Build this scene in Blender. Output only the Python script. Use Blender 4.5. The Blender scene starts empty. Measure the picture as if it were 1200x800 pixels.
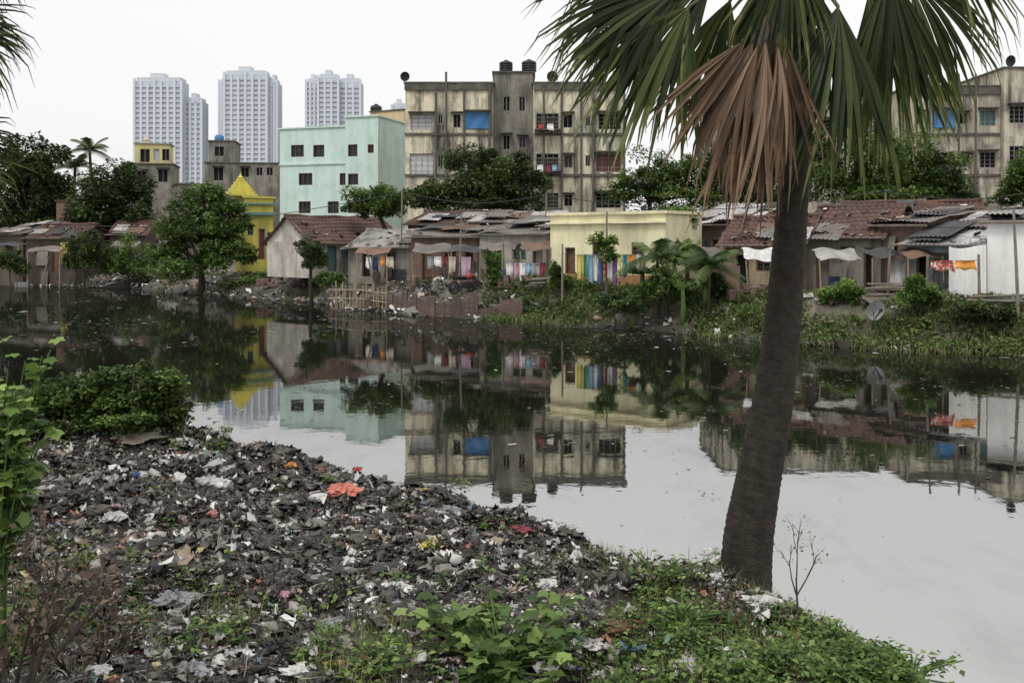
import bpy, math, random
import numpy as np
from mathutils import Vector, Matrix
random.seed(7); rng=np.random.default_rng(7)
S=bpy.context.scene; C=S.collection; F=1166.7; CAMZ=3.0
def U(a,b): return random.uniform(a,b)
def P(px,py,Y): return ((px-600)/F*Y, Y, CAMZ+(285-py)/F*Y)
# ------------------------------------------------------------------ terrain
NEAR=[(60,-40),(30,-14),(8,0),(3.7,4.0),(3.2,5.3),(2.95,6.3),(2.6,7.2),(2.15,8.1),(0.95,9.2),(0.34,10.0),(-0.55,11.0),(-1.95,12.4),(-3.5,13.7),(-5.0,15.4),(-8,18),(-13,20.5),(-22,24),(-45,33),(-120,70),(-900,420)]
FAR=[(300,-70),(60,10),(20,24),(13.5,26.3),(11.7,27.3),(8.5,29.2),(4.85,33.3),(3,35),(0,38.5),(-3.4,40.2),(-8,46.7),(-12,52),(-17,56.5),(-25.5,66),(-36.5,71),(-60,85),(-150,140),(-900,560)]
def sd(poly,x,y):
    best=np.full(x.shape,1e9); sg=np.zeros(x.shape)
    for (ax,ay),(bx,by) in zip(poly[:-1],poly[1:]):
        dx,dy=bx-ax,by-ay; L=dx*dx+dy*dy
        t=np.clip(((x-ax)*dx+(y-ay)*dy)/L,0,1)
        d=np.hypot(x-ax-t*dx,y-ay-t*dy)
        cr=dx*(y-ay)-dy*(x-ax)
        m=d<best; best=np.where(m,d,best); sg=np.where(m,np.sign(cr),sg)
    return best*sg
def vn(x,y,s,o=0):
    x=x*s+o+50.3; y=y*s+o*1.7+91.7
    ix=np.floor(x); iy=np.floor(y); fx=x-ix; fy=y-iy
    fx=fx*fx*(3-2*fx); fy=fy*fy*(3-2*fy)
    def h(a,b):
        v=np.sin(a*127.1+b*311.7)*43758.5453
        return v-np.floor(v)
    return (h(ix,iy)*(1-fx)+h(ix+1,iy)*fx)*(1-fy)+(h(ix,iy+1)*(1-fx)+h(ix+1,iy+1)*fx)*fy
def ss(t):
    t=np.clip(t,0,1); return t*t*(3-2*t)
def dists(x,y): return sd(NEAR,x,y),-sd(FAR,x,y)
def d1(x,y):
    a,b=dists(np.array([float(x)]),np.array([float(y)])); return float(a[0]),float(b[0])
def zga(x,y):
    x=np.asarray(x,float); y=np.asarray(y,float)
    dn,df=dists(x,y)
    wob=(vn(x,y,1.1,3)-.5)*.5*np.clip(1.2-x*.3,.35,1)
    dn=dn+wob*ss((30-y)/5); df=df+(vn(x,y,.5,9)-.5)*1.0+(vn(x,y,1.7,19)-.5)*.5
    near=.28*ss(dn/.6)+.07*np.minimum(dn,12)+((vn(x,y,1.7)-.5)*.26+(vn(x,y,4.3,5)-.5)*.13+(vn(x,y,11,2)-.5)*.07)*ss(dn/.7)
    pl=.85+.35*ss((x+28)/14)
    far=pl*ss(df/3.4)+((vn(x,y,.8)-.5)*.34+(vn(x,y,2.5,8)-.5)*.2)*ss(df/1.2)*(1-.7*ss((df-3)/2))
    bed=-.7*ss(np.minimum(-dn,-df)/.8)
    return np.where(dn>0,near,np.where(df>0,far,bed))
def zg(x,y): return float(zga(np.array([x]),np.array([y]))[0])
YS=np.concatenate([np.linspace(2.6,16,700),np.linspace(16.05,60,500)])
def ground(px,py):
    xs=(px-600)/F*YS; zr=CAMZ+(285-py)/F*YS; zz=np.maximum(zga(xs,YS),0)
    k=np.argmax(zr<=zz)
    return (float(xs[k]),float(YS[k]),float(zz[k]))
# ------------------------------------------------------------------ objects
def tag(o,label,cat,group=None,kind=None):
    o['label']=label; o['category']=cat
    if group: o['group']=group
    if kind: o['kind']=kind
    return o
def thing(name,label,cat,loc=(0,0,0),rz=0,group=None):
    o=bpy.data.objects.new(name,None); C.objects.link(o); o.location=loc; o.rotation_euler=(0,0,rz); o.empty_display_size=.1
    return tag(o,label,cat,group)
def link(name,me,m,parent=None,loc=None):
    o=bpy.data.objects.new(name,me); C.objects.link(o); me.materials.append(m)
    if parent: o.parent=parent
    if loc is not None: o.location=loc
    return o
class MB:
    def __init__(s): s.v=[]; s.f=[]
    def add(s,vs,fs):
        n=len(s.v); s.v+=[tuple(v) for v in vs]; s.f+=[tuple(i+n for i in f) for f in fs]; return s
    def box(s,x0,x1,y0,y1,z0,z1):
        return s.add([(x0,y0,z0),(x1,y0,z0),(x1,y1,z0),(x0,y1,z0),(x0,y0,z1),(x1,y0,z1),(x1,y1,z1),(x0,y1,z1)],[(3,2,1,0),(4,5,6,7),(0,1,5,4),(1,2,6,5),(2,3,7,6),(3,0,4,7)])
    def poly(s,*p): return s.add(p,[tuple(range(len(p)))])
    def tube(s,pts,r,n=6):
        pts=[Vector(p) for p in pts]; m=len(pts); rs=r if isinstance(r,(list,tuple)) else [r]*m
        u=None; vs=[]
        for i,p in enumerate(pts):
            t=(pts[min(i+1,m-1)]-pts[max(i-1,0)]).normalized()
            if u is None: u=t.cross(Vector((0,0,1)) if abs(t.z)<.9 else Vector((1,0,0)))
            u=(u-t*u.dot(t)).normalized(); w=t.cross(u)
            for k in range(n):
                a=2*math.pi*k/n; vs.append(p+(u*math.cos(a)+w*math.sin(a))*rs[i])
        fs=[(i*n+k,i*n+(k+1)%n,(i+1)*n+(k+1)%n,(i+1)*n+k) for i in range(m-1) for k in range(n)]
        fs+=[tuple(range(n))[::-1],tuple((m-1)*n+k for k in range(n))]
        return s.add(vs,fs)
    def ring(s,c,R,r,ax='y',n=20,m=6):
        return s.tube([(c[0]+R*math.cos(2*math.pi*i/n),c[1],c[2]+R*math.sin(2*math.pi*i/n)) for i in range(n+1)],r,m)
    def lathe(s,prof,cx=0,cy=0,n=16):
        vs=[(cx+r*math.cos(2*math.pi*k/n),cy+r*math.sin(2*math.pi*k/n),z) for r,z in prof for k in range(n)]
        fs=[(i*n+k,i*n+(k+1)%n,(i+1)*n+(k+1)%n,(i+1)*n+k) for i in range(len(prof)-1) for k in range(n)]
        return s.add(vs,fs)
    def grid(s,fn,nu,nv):
        vs=[fn(i/nu,j/nv) for j in range(nv+1) for i in range(nu+1)]
        return s.add(vs,[(j*(nu+1)+i,j*(nu+1)+i+1,(j+1)*(nu+1)+i+1,(j+1)*(nu+1)+i) for j in range(nv) for i in range(nu)])
    def build(s,name,m,parent=None,loc=None,smooth=False):
        me=bpy.data.meshes.new(name); me.from_pydata(s.v,[],s.f); me.update()
        if smooth: me.polygons.foreach_set('use_smooth',[True]*len(me.polygons))
        return link(name,me,m,parent,loc)
def npmesh(name,V,Fc,tint,m,parent=None,loc=None,smooth=False):
    me=bpy.data.meshes.new(name); V=np.asarray(V,np.float32)
    if loc is not None: V=V-np.array(loc,np.float32)
    k,c=Fc.shape
    me.vertices.add(len(V)); me.vertices.foreach_set('co',V.ravel())
    me.loops.add(k*c); me.loops.foreach_set('vertex_index',Fc.astype(np.int32).ravel())
    me.polygons.add(k); me.polygons.foreach_set('loop_start',np.arange(0,k*c,c,dtype=np.int32))
    if smooth: me.polygons.foreach_set('use_smooth',np.ones(k,bool))
    me.update(calc_edges=True); me.validate()
    if tint is not None:
        a=me.attributes.new('tint','FLOAT','FACE'); a.data.foreach_set('value',np.asarray(tint,np.float32))
    return link(name,me,m,parent,loc)
def quads(name,Q,tint,m,parent=None,loc=None):
    Q=np.asarray(Q,np.float32); n=len(Q)
    return npmesh(name,Q.reshape(-1,3),np.arange(n*4).reshape(n,4),tint,m,parent,loc)
def rots(n,tilt):
    def rz(a):
        c,s=np.cos(a),np.sin(a); R=np.zeros((n,3,3)); R[:,0,0]=c;R[:,0,1]=-s;R[:,1,0]=s;R[:,1,1]=c;R[:,2,2]=1; return R
    a=rng.normal(0,tilt,n); c,s=np.cos(a),np.sin(a); X=np.zeros((n,3,3)); X[:,0,0]=1;X[:,1,1]=c;X[:,1,2]=-s;X[:,2,1]=s;X[:,2,2]=c
    return rz(rng.uniform(0,6.283,n))@X@rz(rng.uniform(0,6.283,n))
def scatter(name,tV,tF,pos,R,sc,tint,m,parent=None,loc=None,smooth=False):
    tV=np.asarray(tV,float); tF=np.asarray(tF); n=len(pos); sc=np.asarray(sc,float)
    if sc.ndim==1: sc=sc[:,None]
    L=tV[None]*sc[:,None,:] if tV.ndim==2 else tV*sc[:,None,:]
    V=np.einsum('nij,nkj->nki',R,L)+np.asarray(pos)[:,None,:]
    k=V.shape[1]
    Fc=(tF[None]+np.arange(n)[:,None,None]*k).reshape(-1,tF.shape[1])
    return npmesh(name,V.reshape(-1,3),Fc,np.repeat(tint,len(tF)),m,parent,loc,smooth)
LEAF=[(0,0,0),(.32,.45,.10),(0,1,-.06),(-.32,.45,.10)]; LEAFF=[(0,1,2,3)]
lob=[(0,0,.0)]
for i in range(15):
    a=math.pi*2*i/15; r=.5*(1+.22*math.cos(5*a))*(0.6 if i==11 or i==12 else 1); lob.append((r*math.cos(a),r*math.sin(a),-.10+.06*(i%3)))
LOBF=[(0,1+i,1+(i+1)%15) for i in range(15)]
def crumple(n,amp=.35,k=3):
    g=np.array([(i/(k-1)-.5,j/(k-1)-.5,0) for j in range(k) for i in range(k)])
    V=np.repeat(g[None],n,0); V=V+rng.normal(0,amp*.3,(n,k*k,3))*(1 if k==3 else .75); V[:,:,2]*=1.3
    rad=np.hypot(V[:,:,0],V[:,:,1]); V[:,:,:2]*=(1-.35*np.clip(rad-.35,0,1))[:,:,None]
    return V
def crf(k=3): return np.array([(j*k+i,j*k+i+1,j*k+i+k+1,j*k+i+k) for j in range(k-1) for i in range(k-1)])
CRF=crf(3)
LUMP=[(0,0,.5)]+[(.5*math.cos(a),.5*math.sin(a),.22) for a in [math.pi*2*i/6 for i in range(6)]]+[(.55*math.cos(a+.5),.55*math.sin(a+.5),-.15) for a in [math.pi*2*i/6 for i in range(6)]]
LUMPF=[(0,1+i,1+(i+1)%6) for i in range(6)]+[(1+i,7+i,1+(i+1)%6) for i in range(6)]+[(7+i,7+(i+1)%6,1+(i+1)%6) for i in range(6)]
# ------------------------------------------------------------------ materials
MT={}
def nm(name):
    m=bpy.data.materials.new(name); m.use_nodes=True; nt=m.node_tree; nt.nodes.clear()
    o=nt.nodes.new('ShaderNodeOutputMaterial'); MT[name]=m; return m,nt,o
def N(nt,t,**k):
    n=nt.nodes.new(t)
    for a,b in k.items(): setattr(n,a,b)
    return n
def ramp(nt,stops,interp='LINEAR'):
    r=N(nt,'ShaderNodeValToRGB'); cr=r.color_ramp; cr.interpolation=interp
    while len(cr.elements)<len(stops): cr.elements.new(.5)
    for e,(p,c) in zip(cr.elements,stops): e.position=p; e.color=(*c,1)
    return r
def coords(nt):
    tc=N(nt,'ShaderNodeTexCoord'); oi=N(nt,'ShaderNodeObjectInfo'); mu=N(nt,'ShaderNodeMath',operation='MULTIPLY'); mu.inputs[1].default_value=57
    nt.links.new(oi.outputs['Random'],mu.inputs[0]); ad=N(nt,'ShaderNodeVectorMath',operation='ADD')
    nt.links.new(tc.outputs['Object'],ad.inputs[0]); nt.links.new(mu.outputs[0],ad.inputs[1]); return ad.outputs[0],tc.outputs['Object']
def mixc(nt,fac,a,b,bt='MIX'):
    m=N(nt,'ShaderNodeMixRGB',blend_type=bt)
    for s,v in ((0,fac),(1,a),(2,b)):
        if hasattr(v,'is_linked') or hasattr(v,'links'): nt.links.new(v,m.inputs[s])
        elif s==0: m.inputs[0].default_value=v
        else: m.inputs[s].default_value=(*v,1)
    return m.outputs[0]
def mat(name,c1,c2=None,scale=2.5,rough=.88,streak=0,sc=(.03,.028,.024),bump=.25,brick=None,metal=0,spec=.25,lo=.42,hi=.66,sfreq=1.3,plo=.5):
    m,nt,o=nm(name); c2=c2 or tuple(x*.7 for x in c1)
    v,raw=coords(nt)
    n=N(nt,'ShaderNodeTexNoise'); n.inputs['Scale'].default_value=scale; n.inputs['Detail'].default_value=7; n.inputs['Roughness'].default_value=.65; nt.links.new(v,n.inputs['Vector'])
    r=ramp(nt,[(.32,c1),(.68,c2)]); nt.links.new(n.outputs['Fac'],r.inputs[0]); col=r.outputs[0]
    if brick:
        sp=N(nt,'ShaderNodeSeparateXYZ'); nt.links.new(raw,sp.inputs[0]); ad=N(nt,'ShaderNodeMath',operation='ADD'); nt.links.new(sp.outputs[0],ad.inputs[0]); nt.links.new(sp.outputs[1],ad.inputs[1])
        cb=N(nt,'ShaderNodeCombineXYZ'); nt.links.new(ad.outputs[0],cb.inputs[0]); nt.links.new(sp.outputs[2],cb.inputs[1])
        b=N(nt,'ShaderNodeTexBrick'); b.inputs['Scale'].default_value=1; b.inputs['Brick Width'].default_value=.26; b.inputs['Row Height'].default_value=.09; b.inputs['Mortar Size'].default_value=.012
        b.inputs['Mortar'].default_value=(*brick,1); nt.links.new(cb.outputs[0],b.inputs['Vector']); nt.links.new(col,b.inputs['Color1'])
        dk=mixc(nt,.5,col,(.05,.03,.025)); nt.links.new(dk,b.inputs['Color2']); col=b.outputs['Color']
    if streak:
        mp=N(nt,'ShaderNodeMapping'); mp.inputs['Scale'].default_value=(1.1,1.1,.16); nt.links.new(v,mp.inputs[0])
        n2=N(nt,'ShaderNodeTexNoise'); n2.inputs['Scale'].default_value=sfreq; n2.inputs['Detail'].default_value=8; n2.inputs['Roughness'].default_value=.72; nt.links.new(mp.outputs[0],n2.inputs['Vector'])
        r2=ramp(nt,[(lo,(0,0,0)),(hi,(streak,)*3)]); nt.links.new(n2.outputs['Fac'],r2.inputs[0])
        col=mixc(nt,r2.outputs[0],col,sc)
        n4=N(nt,'ShaderNodeTexNoise'); n4.inputs['Scale'].default_value=.55; n4.inputs['Detail'].default_value=9; n4.inputs['Roughness'].default_value=.7; nt.links.new(v,n4.inputs['Vector'])
        r4=ramp(nt,[(plo,(0,0,0)),(plo+.2,(streak*.75,)*3)]); nt.links.new(n4.outputs['Fac'],r4.inputs[0]); col=mixc(nt,r4.outputs[0],col,sc)
    p=N(nt,'ShaderNodeBsdfPrincipled'); p.inputs['Roughness'].default_value=rough; p.inputs['Metallic'].default_value=metal; p.inputs['Specular IOR Level'].default_value=spec
    nt.links.new(col,p.inputs['Base Color'])
    if bump:
        n3=N(nt,'ShaderNodeTexNoise'); n3.inputs['Scale'].default_value=scale*6; n3.inputs['Detail'].default_value=4; nt.links.new(v,n3.inputs['Vector'])
        b=N(nt,'ShaderNodeBump'); b.inputs['Strength'].default_value=bump; b.inputs['Distance'].default_value=.03; nt.links.new(n3.outputs['Fac'],b.inputs['Height']); nt.links.new(b.outputs[0],p.inputs['Normal'])
    nt.links.new(p.outputs[0],o.inputs[0]); return m
def tinted(name,stops,interp='LINEAR',rough=.6,trans=.25,spec=.3):
    m,nt,o=nm(name); a=N(nt,'ShaderNodeAttribute',attribute_name='tint'); r=ramp(nt,stops,interp); nt.links.new(a.outputs['Fac'],r.inputs[0])
    p=N(nt,'ShaderNodeBsdfPrincipled'); p.inputs['Roughness'].default_value=rough; p.inputs['Specular IOR Level'].default_value=spec; nt.links.new(r.outputs[0],p.inputs['Base Color'])
    if trans:
        t=N(nt,'ShaderNodeBsdfTranslucent'); nt.links.new(r.outputs[0],t.inputs[0]); x=N(nt,'ShaderNodeMixShader'); x.inputs[0].default_value=trans
        nt.links.new(p.outputs[0],x.inputs[1]); nt.links.new(t.outputs[0],x.inputs[2]); nt.links.new(x.outputs[0],o.inputs[0])
    else: nt.links.new(p.outputs[0],o.inputs[0])
    return m
g3=lambda a,b,c:[(0,a),(.5,b),(1,c)]
tinted('leaf_dark',g3((.010,.020,.007),(.045,.078,.022),(.14,.195,.06)))
tinted('leaf_mid',g3((.014,.030,.008),(.072,.128,.028),(.21,.29,.08)))
tinted('leaf_light',g3((.022,.050,.010),(.10,.18,.034),(.26,.36,.09)))
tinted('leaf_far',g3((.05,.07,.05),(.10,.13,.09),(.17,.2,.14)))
tinted('weed',g3((.020,.042,.010),(.085,.15,.034),(.24,.31,.09)))
tinted('bank_weed',g3((.016,.034,.009),(.070,.115,.030),(.20,.25,.08)))
tinted('grass',g3((.05,.066,.018),(.13,.165,.05),(.32,.30,.14)))
tinted('dry',g3((.030,.019,.013),(.085,.056,.038),(.18,.13,.085)),trans=.05)
tinted('palm_green',[(0,(.010,.018,.007)),(.35,(.034,.054,.016)),(.7,(.105,.13,.038)),(1,(.27,.255,.12))],trans=.22,rough=.45)
tinted('palm_dead',g3((.050,.030,.019),(.155,.094,.057),(.32,.22,.145)),trans=.15)
tinted('litter',[(0,(.008,.007,.006)),(.26,(.017,.0145,.0115)),(.46,(.034,.027,.021)),(.62,(.062,.050,.038)),(.71,(.105,.087,.069)),(.78,(.18,.16,.135)),(.84,(.30,.285,.26)),(.895,(.50,.485,.46)),(.94,(.64,.63,.6)),(.958,(.17,.095,.07)),(.968,(.26,.08,.06)),(.975,(.10,.15,.23)),(.981,(.34,.28,.14)),(.986,(.32,.19,.2)),(.990,(.10,.18,.13)),(.994,(.68,.67,.64))],'CONSTANT',rough=.5,trans=.0,spec=.35)
tinted('sludge',[(0,(.007,.006,.005)),(.4,(.020,.016,.012)),(.7,(.045,.036,.027)),(.86,(.10,.085,.068)),(.95,(.26,.24,.21)),(1,(.56,.55,.52))],'LINEAR',rough=.45,trans=0,spec=.4)
tinted('torn',[(0,(.03,.026,.021)),(.18,(.085,.073,.06)),(.32,(.2,.185,.165)),(.48,(.38,.37,.35)),(.66,(.62,.61,.59)),(.87,(.27,.2,.14)),(.90,(.36,.15,.12)),(.925,(.14,.22,.32)),(.945,(.44,.37,.20)),(.965,(.40,.28,.27)),(.985,(.16,.27,.2))],'CONSTANT',rough=.45,trans=.1,spec=.4)
tinted('scrap',[(0,(.06,.05,.04)),(.3,(.16,.14,.12)),(.5,(.32,.3,.28)),(.68,(.58,.58,.56)),(.87,(.3,.2,.14)),(.94,(.32,.15,.11)),(.96,(.14,.2,.30)),(.98,(.42,.37,.24))],'CONSTANT',rough=.6,trans=0)
tinted('scum',[(0,(.05,.053,.038)),(.5,(.12,.125,.10)),(.86,(.36,.36,.34))],'CONSTANT',rough=.8,trans=0)
mat('cream_stained',(.74,.675,.50),(.60,.55,.42),scale=.6,streak=.96,sc=(.06,.055,.047),bump=.1,lo=.44,hi=.62,sfreq=1.0,plo=.50)
mat('cream_dim',(.60,.55,.43),(.47,.43,.35),scale=.6,streak=.95,sc=(.06,.055,.047),bump=.1,lo=.42,hi=.61,sfreq=1.0,plo=.49)
mat('grey_stained',(.31,.285,.245),(.20,.185,.155),scale=.8,streak=.85,sc=(.05,.047,.04),bump=.15)
mat('mildew',(.075,.07,.062),(.16,.15,.125),scale=1.5,streak=.4)
mat('mint',(.58,.72,.66),(.52,.66,.60),scale=.5,streak=.5,sc=(.30,.38,.35),bump=.05,lo=.46,hi=.72)
mat('yellow_paint',(.78,.73,.48),(.68,.63,.42),scale=.8,streak=.65,sc=(.34,.30,.2),bump=.1,lo=.45,hi=.68)
mat('pale_yellow',(.66,.58,.22),(.5,.45,.22),scale=.9,streak=.6,sc=(.3,.28,.2),bump=.1)
mat('bright_yellow',(.62,.55,.11),(.52,.46,.10),scale=1,streak=.6,sc=(.24,.22,.09),lo=.46)
mat('orange_wall',(.66,.50,.30),(.6,.46,.28),scale=1,streak=.5,sc=(.3,.23,.17))
mat('orange_base',(.50,.24,.10),(.36,.18,.09),scale=2,streak=.6,sc=(.12,.08,.055))
mat('plaster_grey',(.31,.285,.25),(.18,.165,.14),scale=1.6,streak=.85,sc=(.05,.044,.036))
mat('plaster_pale',(.55,.51,.45),(.36,.33,.29),scale=1.6,streak=.75,sc=(.11,.10,.085))
mat('plaster_blue',(.34,.42,.45),(.24,.29,.31),scale=1.6,streak=.75,sc=(.08,.08,.075))
mat('plaster_ochre',(.42,.33,.21),(.30,.24,.16),scale=1.6,streak=.8,sc=(.08,.06,.045))
mat('mud_wall',(.13,.10,.078),(.07,.058,.047),scale=2,streak=.6)
mat('whitewash',(.80,.80,.78),(.70,.70,.68),scale=1,streak=.5,sc=(.3,.29,.27),lo=.5,hi=.75,plo=.58)
mat('brick',(.25,.115,.08),(.16,.085,.065),scale=3,streak=.7,sc=(.05,.042,.036),brick=(.22,.2,.18))
mat('brick_dark',(.15,.08,.06),(.10,.06,.05),scale=3,streak=.65,brick=(.13,.12,.11))
mat('tile',(.155,.082,.064),(.075,.049,.042),scale=2,bump=.4,streak=.5,sc=(.04,.036,.032))
mat('tin',(.50,.51,.52),(.32,.31,.30),scale=1.3,rough=.55,streak=.7,sc=(.15,.10,.075),bump=.05)
mat('tin_dark',(.20,.19,.18),(.10,.09,.08),scale=1.5,rough=.7,streak=.6,sc=(.11,.065,.045),bump=.05)
mat('tin_rust',(.21,.125,.09),(.13,.085,.065),scale=2,rough=.8,streak=.6,sc=(.07,.05,.04),bump=.05)
mat('asbestos',(.38,.365,.34),(.22,.21,.19),scale=1.8,streak=.65,sc=(.07,.065,.06))
mat('tarp_black',(.025,.025,.028),(.06,.06,.06),scale=2,rough=.5,bump=.5)
mat('tarp_blue',(.06,.20,.42),(.05,.15,.33),scale=3,rough=.5,bump=.4)
mat('dark_room',(.008,.007,.007),(.02,.018,.017),scale=1.5,bump=0)  # near-black colour painted for the shade inside rooms, seen through openings
mat('dim_glass',(.04,.045,.05),(.02,.022,.025),scale=2,rough=.3,bump=0)
mat('white_pane',(.62,.63,.62),(.5,.5,.5),scale=2,bump=.1)
mat('red_pane',(.20,.085,.07),(.12,.055,.05),scale=4)
mat('wood',(.17,.11,.07),(.09,.06,.04),scale=5,bump=.3)
mat('wood_grey',(.22,.19,.155),(.12,.10,.085),scale=5,bump=.3)
mat('bamboo',(.33,.27,.19),(.17,.14,.1),scale=5)
mat('frame_brown',(.16,.085,.06),(.11,.06,.045),scale=4)
mat('frame_grey',(.32,.31,.29),(.22,.21,.2),scale=4)
mat('teal_shutter',(.14,.25,.25),(.09,.19,.19),scale=4)
mat('black_plastic',(.012,.012,.013),(.022,.022,.022),rough=.45,bump=.05)
mat('pipe',(.15,.14,.13),(.07,.065,.06),scale=3)
mat('dish_grey',(.36,.36,.36),(.26,.26,.26),rough=.5,bump=.05)
mat('metal_dark',(.035,.035,.037),(.02,.02,.02),rough=.4,bump=.05)
mat('rubber',(.015,.015,.015),(.025,.025,.025),bump=.05)
mat('paint_red',(.28,.06,.05),(.2,.04,.035),rough=.5,bump=.02)
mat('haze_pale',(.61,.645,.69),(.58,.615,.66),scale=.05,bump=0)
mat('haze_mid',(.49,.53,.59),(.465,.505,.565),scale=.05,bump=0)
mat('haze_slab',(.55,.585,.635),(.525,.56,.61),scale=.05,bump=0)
mat('bark_palm',(.024,.019,.015),(.062,.050,.039),scale=11,streak=.5,sc=(.014,.011,.009),bump=.7)
mat('bark',(.065,.050,.039),(.030,.024,.019),scale=6,bump=.6)
mat('petiole',(.11,.11,.05),(.07,.07,.035),scale=5)
mat('stem_green',(.09,.15,.045),(.06,.10,.03),scale=6)
mat('twig',(.085,.065,.05),(.05,.038,.03),scale=8)
mat('stone',(.24,.225,.20),(.12,.11,.10),scale=3,bump=.5)
CL={'red':(.38,.075,.065),'blue':(.06,.13,.36),'sky blue':(.25,.42,.56),'yellow':(.64,.51,.14),'orange':(.66,.29,.07),'green':(.08,.26,.12),'purple':(.18,.09,.26),'white':(.75,.75,.74),'pink':(.55,.30,.36),'maroon':(.2,.05,.06),'grey':(.3,.3,.31),'navy':(.03,.045,.11),'black':(.015,.015,.016),'teal':(.07,.27,.29),'cream':(.50,.44,.36),'brown':(.18,.11,.07),'mauve':(.45,.3,.38)}
for k,c in CL.items(): mat('cloth_'+k,c,tuple(x*.75 for x in c),scale=4,bump=.15)
def patterned(name,ca,cb,cc):
    m,nt,o=nm(name); v,raw=coords(nt); vo=N(nt,'ShaderNodeTexVoronoi'); vo.inputs['Scale'].default_value=16; nt.links.new(raw,vo.inputs['Vector'])
    sp=N(nt,'ShaderNodeSeparateXYZ'); nt.links.new(vo.outputs['Color'],sp.inputs[0]); r=ramp(nt,[(0,ca),(.62,cb),(.85,cc)],'CONSTANT'); nt.links.new(sp.outputs[0],r.inputs[0])
    p=N(nt,'ShaderNodeBsdfPrincipled'); p.inputs['Roughness'].default_value=.9; nt.links.new(r.outputs[0],p.inputs['Base Color']); nt.links.new(p.outputs[0],o.inputs[0])
patterned('cloth_red print',CL['red'],CL['cream'],CL['maroon']); patterned('cloth_yellow print',CL['yellow'],CL['green'],CL['white'])
for k in ('white','red','blue','grey','black','yellow','pink','teal','orange','brown'):
    c=CL[k]; c=(.64,.63,.60) if k=='white' else c; mat('plastic_'+k,c,tuple(x*.5 for x in c),scale=9,rough=.4,bump=.5)
mat('plastic_salmon',(.60,.22,.16),(.45,.15,.11),scale=8,rough=.5,bump=.4)
m,nt,o=nm('ground_soil')
ge=N(nt,'ShaderNodeNewGeometry'); sp=N(nt,'ShaderNodeSeparateXYZ'); nt.links.new(ge.outputs['Position'],sp.inputs[0])
def gn(s,d=8):
    n=N(nt,'ShaderNodeTexNoise'); n.inputs['Scale'].default_value=s; n.inputs['Detail'].default_value=d; n.inputs['Roughness'].default_value=.65; nt.links.new(ge.outputs['Position'],n.inputs['Vector']); return n.outputs['Fac']
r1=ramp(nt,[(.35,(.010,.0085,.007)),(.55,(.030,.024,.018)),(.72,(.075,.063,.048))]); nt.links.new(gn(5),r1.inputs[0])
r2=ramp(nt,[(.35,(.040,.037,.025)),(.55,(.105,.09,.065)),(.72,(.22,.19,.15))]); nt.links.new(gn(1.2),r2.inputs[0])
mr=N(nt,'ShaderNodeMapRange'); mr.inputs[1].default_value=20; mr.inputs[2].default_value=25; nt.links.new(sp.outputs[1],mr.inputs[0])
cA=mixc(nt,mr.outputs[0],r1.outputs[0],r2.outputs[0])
mz=N(nt,'ShaderNodeMapRange'); mz.inputs[1].default_value=.02; mz.inputs[2].default_value=.45; mz.inputs[3].default_value=.85; mz.inputs[4].default_value=0; nt.links.new(sp.outputs[2],mz.inputs[0])
cA=mixc(nt,mz.outputs[0],cA,(.015,.013,.010))
p=N(nt,'ShaderNodeBsdfPrincipled'); p.inputs['Roughness'].default_value=.75; nt.links.new(cA,p.inputs['Base Color'])
b=N(nt,'ShaderNodeBump'); b.inputs['Strength'].default_value=.8; b.inputs['Distance'].default_value=.04; nt.links.new(gn(18),b.inputs['Height']); nt.links.new(b.outputs[0],p.inputs['Normal']); nt.links.new(p.outputs[0],o.inputs[0])
m,nt,o=nm('canal_water')
ge=N(nt,'ShaderNodeNewGeometry')
n=N(nt,'ShaderNodeTexNoise'); n.inputs['Scale'].default_value=3.0; n.inputs['Detail'].default_value=3; nt.links.new(ge.outputs['Position'],n.inputs['Vector'])
b=N(nt,'ShaderNodeBump'); b.inputs['Strength'].default_value=.08; b.inputs['Distance'].default_value=.012; nt.links.new(n.outputs['Fac'],b.inputs['Height'])
d=N(nt,'ShaderNodeBsdfDiffuse'); d.inputs[0].default_value=(.009,.010,.007,1)
g=N(nt,'ShaderNodeBsdfGlossy'); g.inputs['Color'].default_value=(.95,.95,.94,1); g.inputs['Roughness'].default_value=.02; nt.links.new(b.outputs[0],g.inputs['Normal'])
# mirror strength graded by hand to darken far-bank reflections; scum film dulls patches
sp=N(nt,'ShaderNodeSeparateXYZ'); nt.links.new(ge.outputs['Position'],sp.inputs[0])
my=N(nt,'ShaderNodeMapRange'); my.inputs[1].default_value=12; my.inputs[2].default_value=30; my.inputs[3].default_value=.57; my.inputs[4].default_value=.42; nt.links.new(sp.outputs[1],my.inputs[0])
mp=N(nt,'ShaderNodeMapping'); mp.inputs['Scale'].default_value=(.5,.22,1); nt.links.new(ge.outputs['Position'],mp.inputs[0])
n2=N(nt,'ShaderNodeTexNoise'); n2.inputs['Scale'].default_value=1; n2.inputs['Detail'].default_value=9; n2.inputs['Roughness'].default_value=.75; nt.links.new(mp.outputs[0],n2.inputs['Vector'])
r=ramp(nt,[(.5,(1,1,1)),(.72,(.80,.80,.80))]); nt.links.new(n2.outputs['Fac'],r.inputs[0])
mu2=N(nt,'ShaderNodeMath',operation='MULTIPLY'); nt.links.new(r.outputs[0],mu2.inputs[0]); nt.links.new(my.outputs[0],mu2.inputs[1])
x=N(nt,'ShaderNodeMixShader'); nt.links.new(mu2.outputs[0],x.inputs[0]); nt.links.new(d.outputs[0],x.inputs[1]); nt.links.new(g.outputs[0],x.inputs[2]); nt.links.new(x.outputs[0],o.inputs[0])
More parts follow.
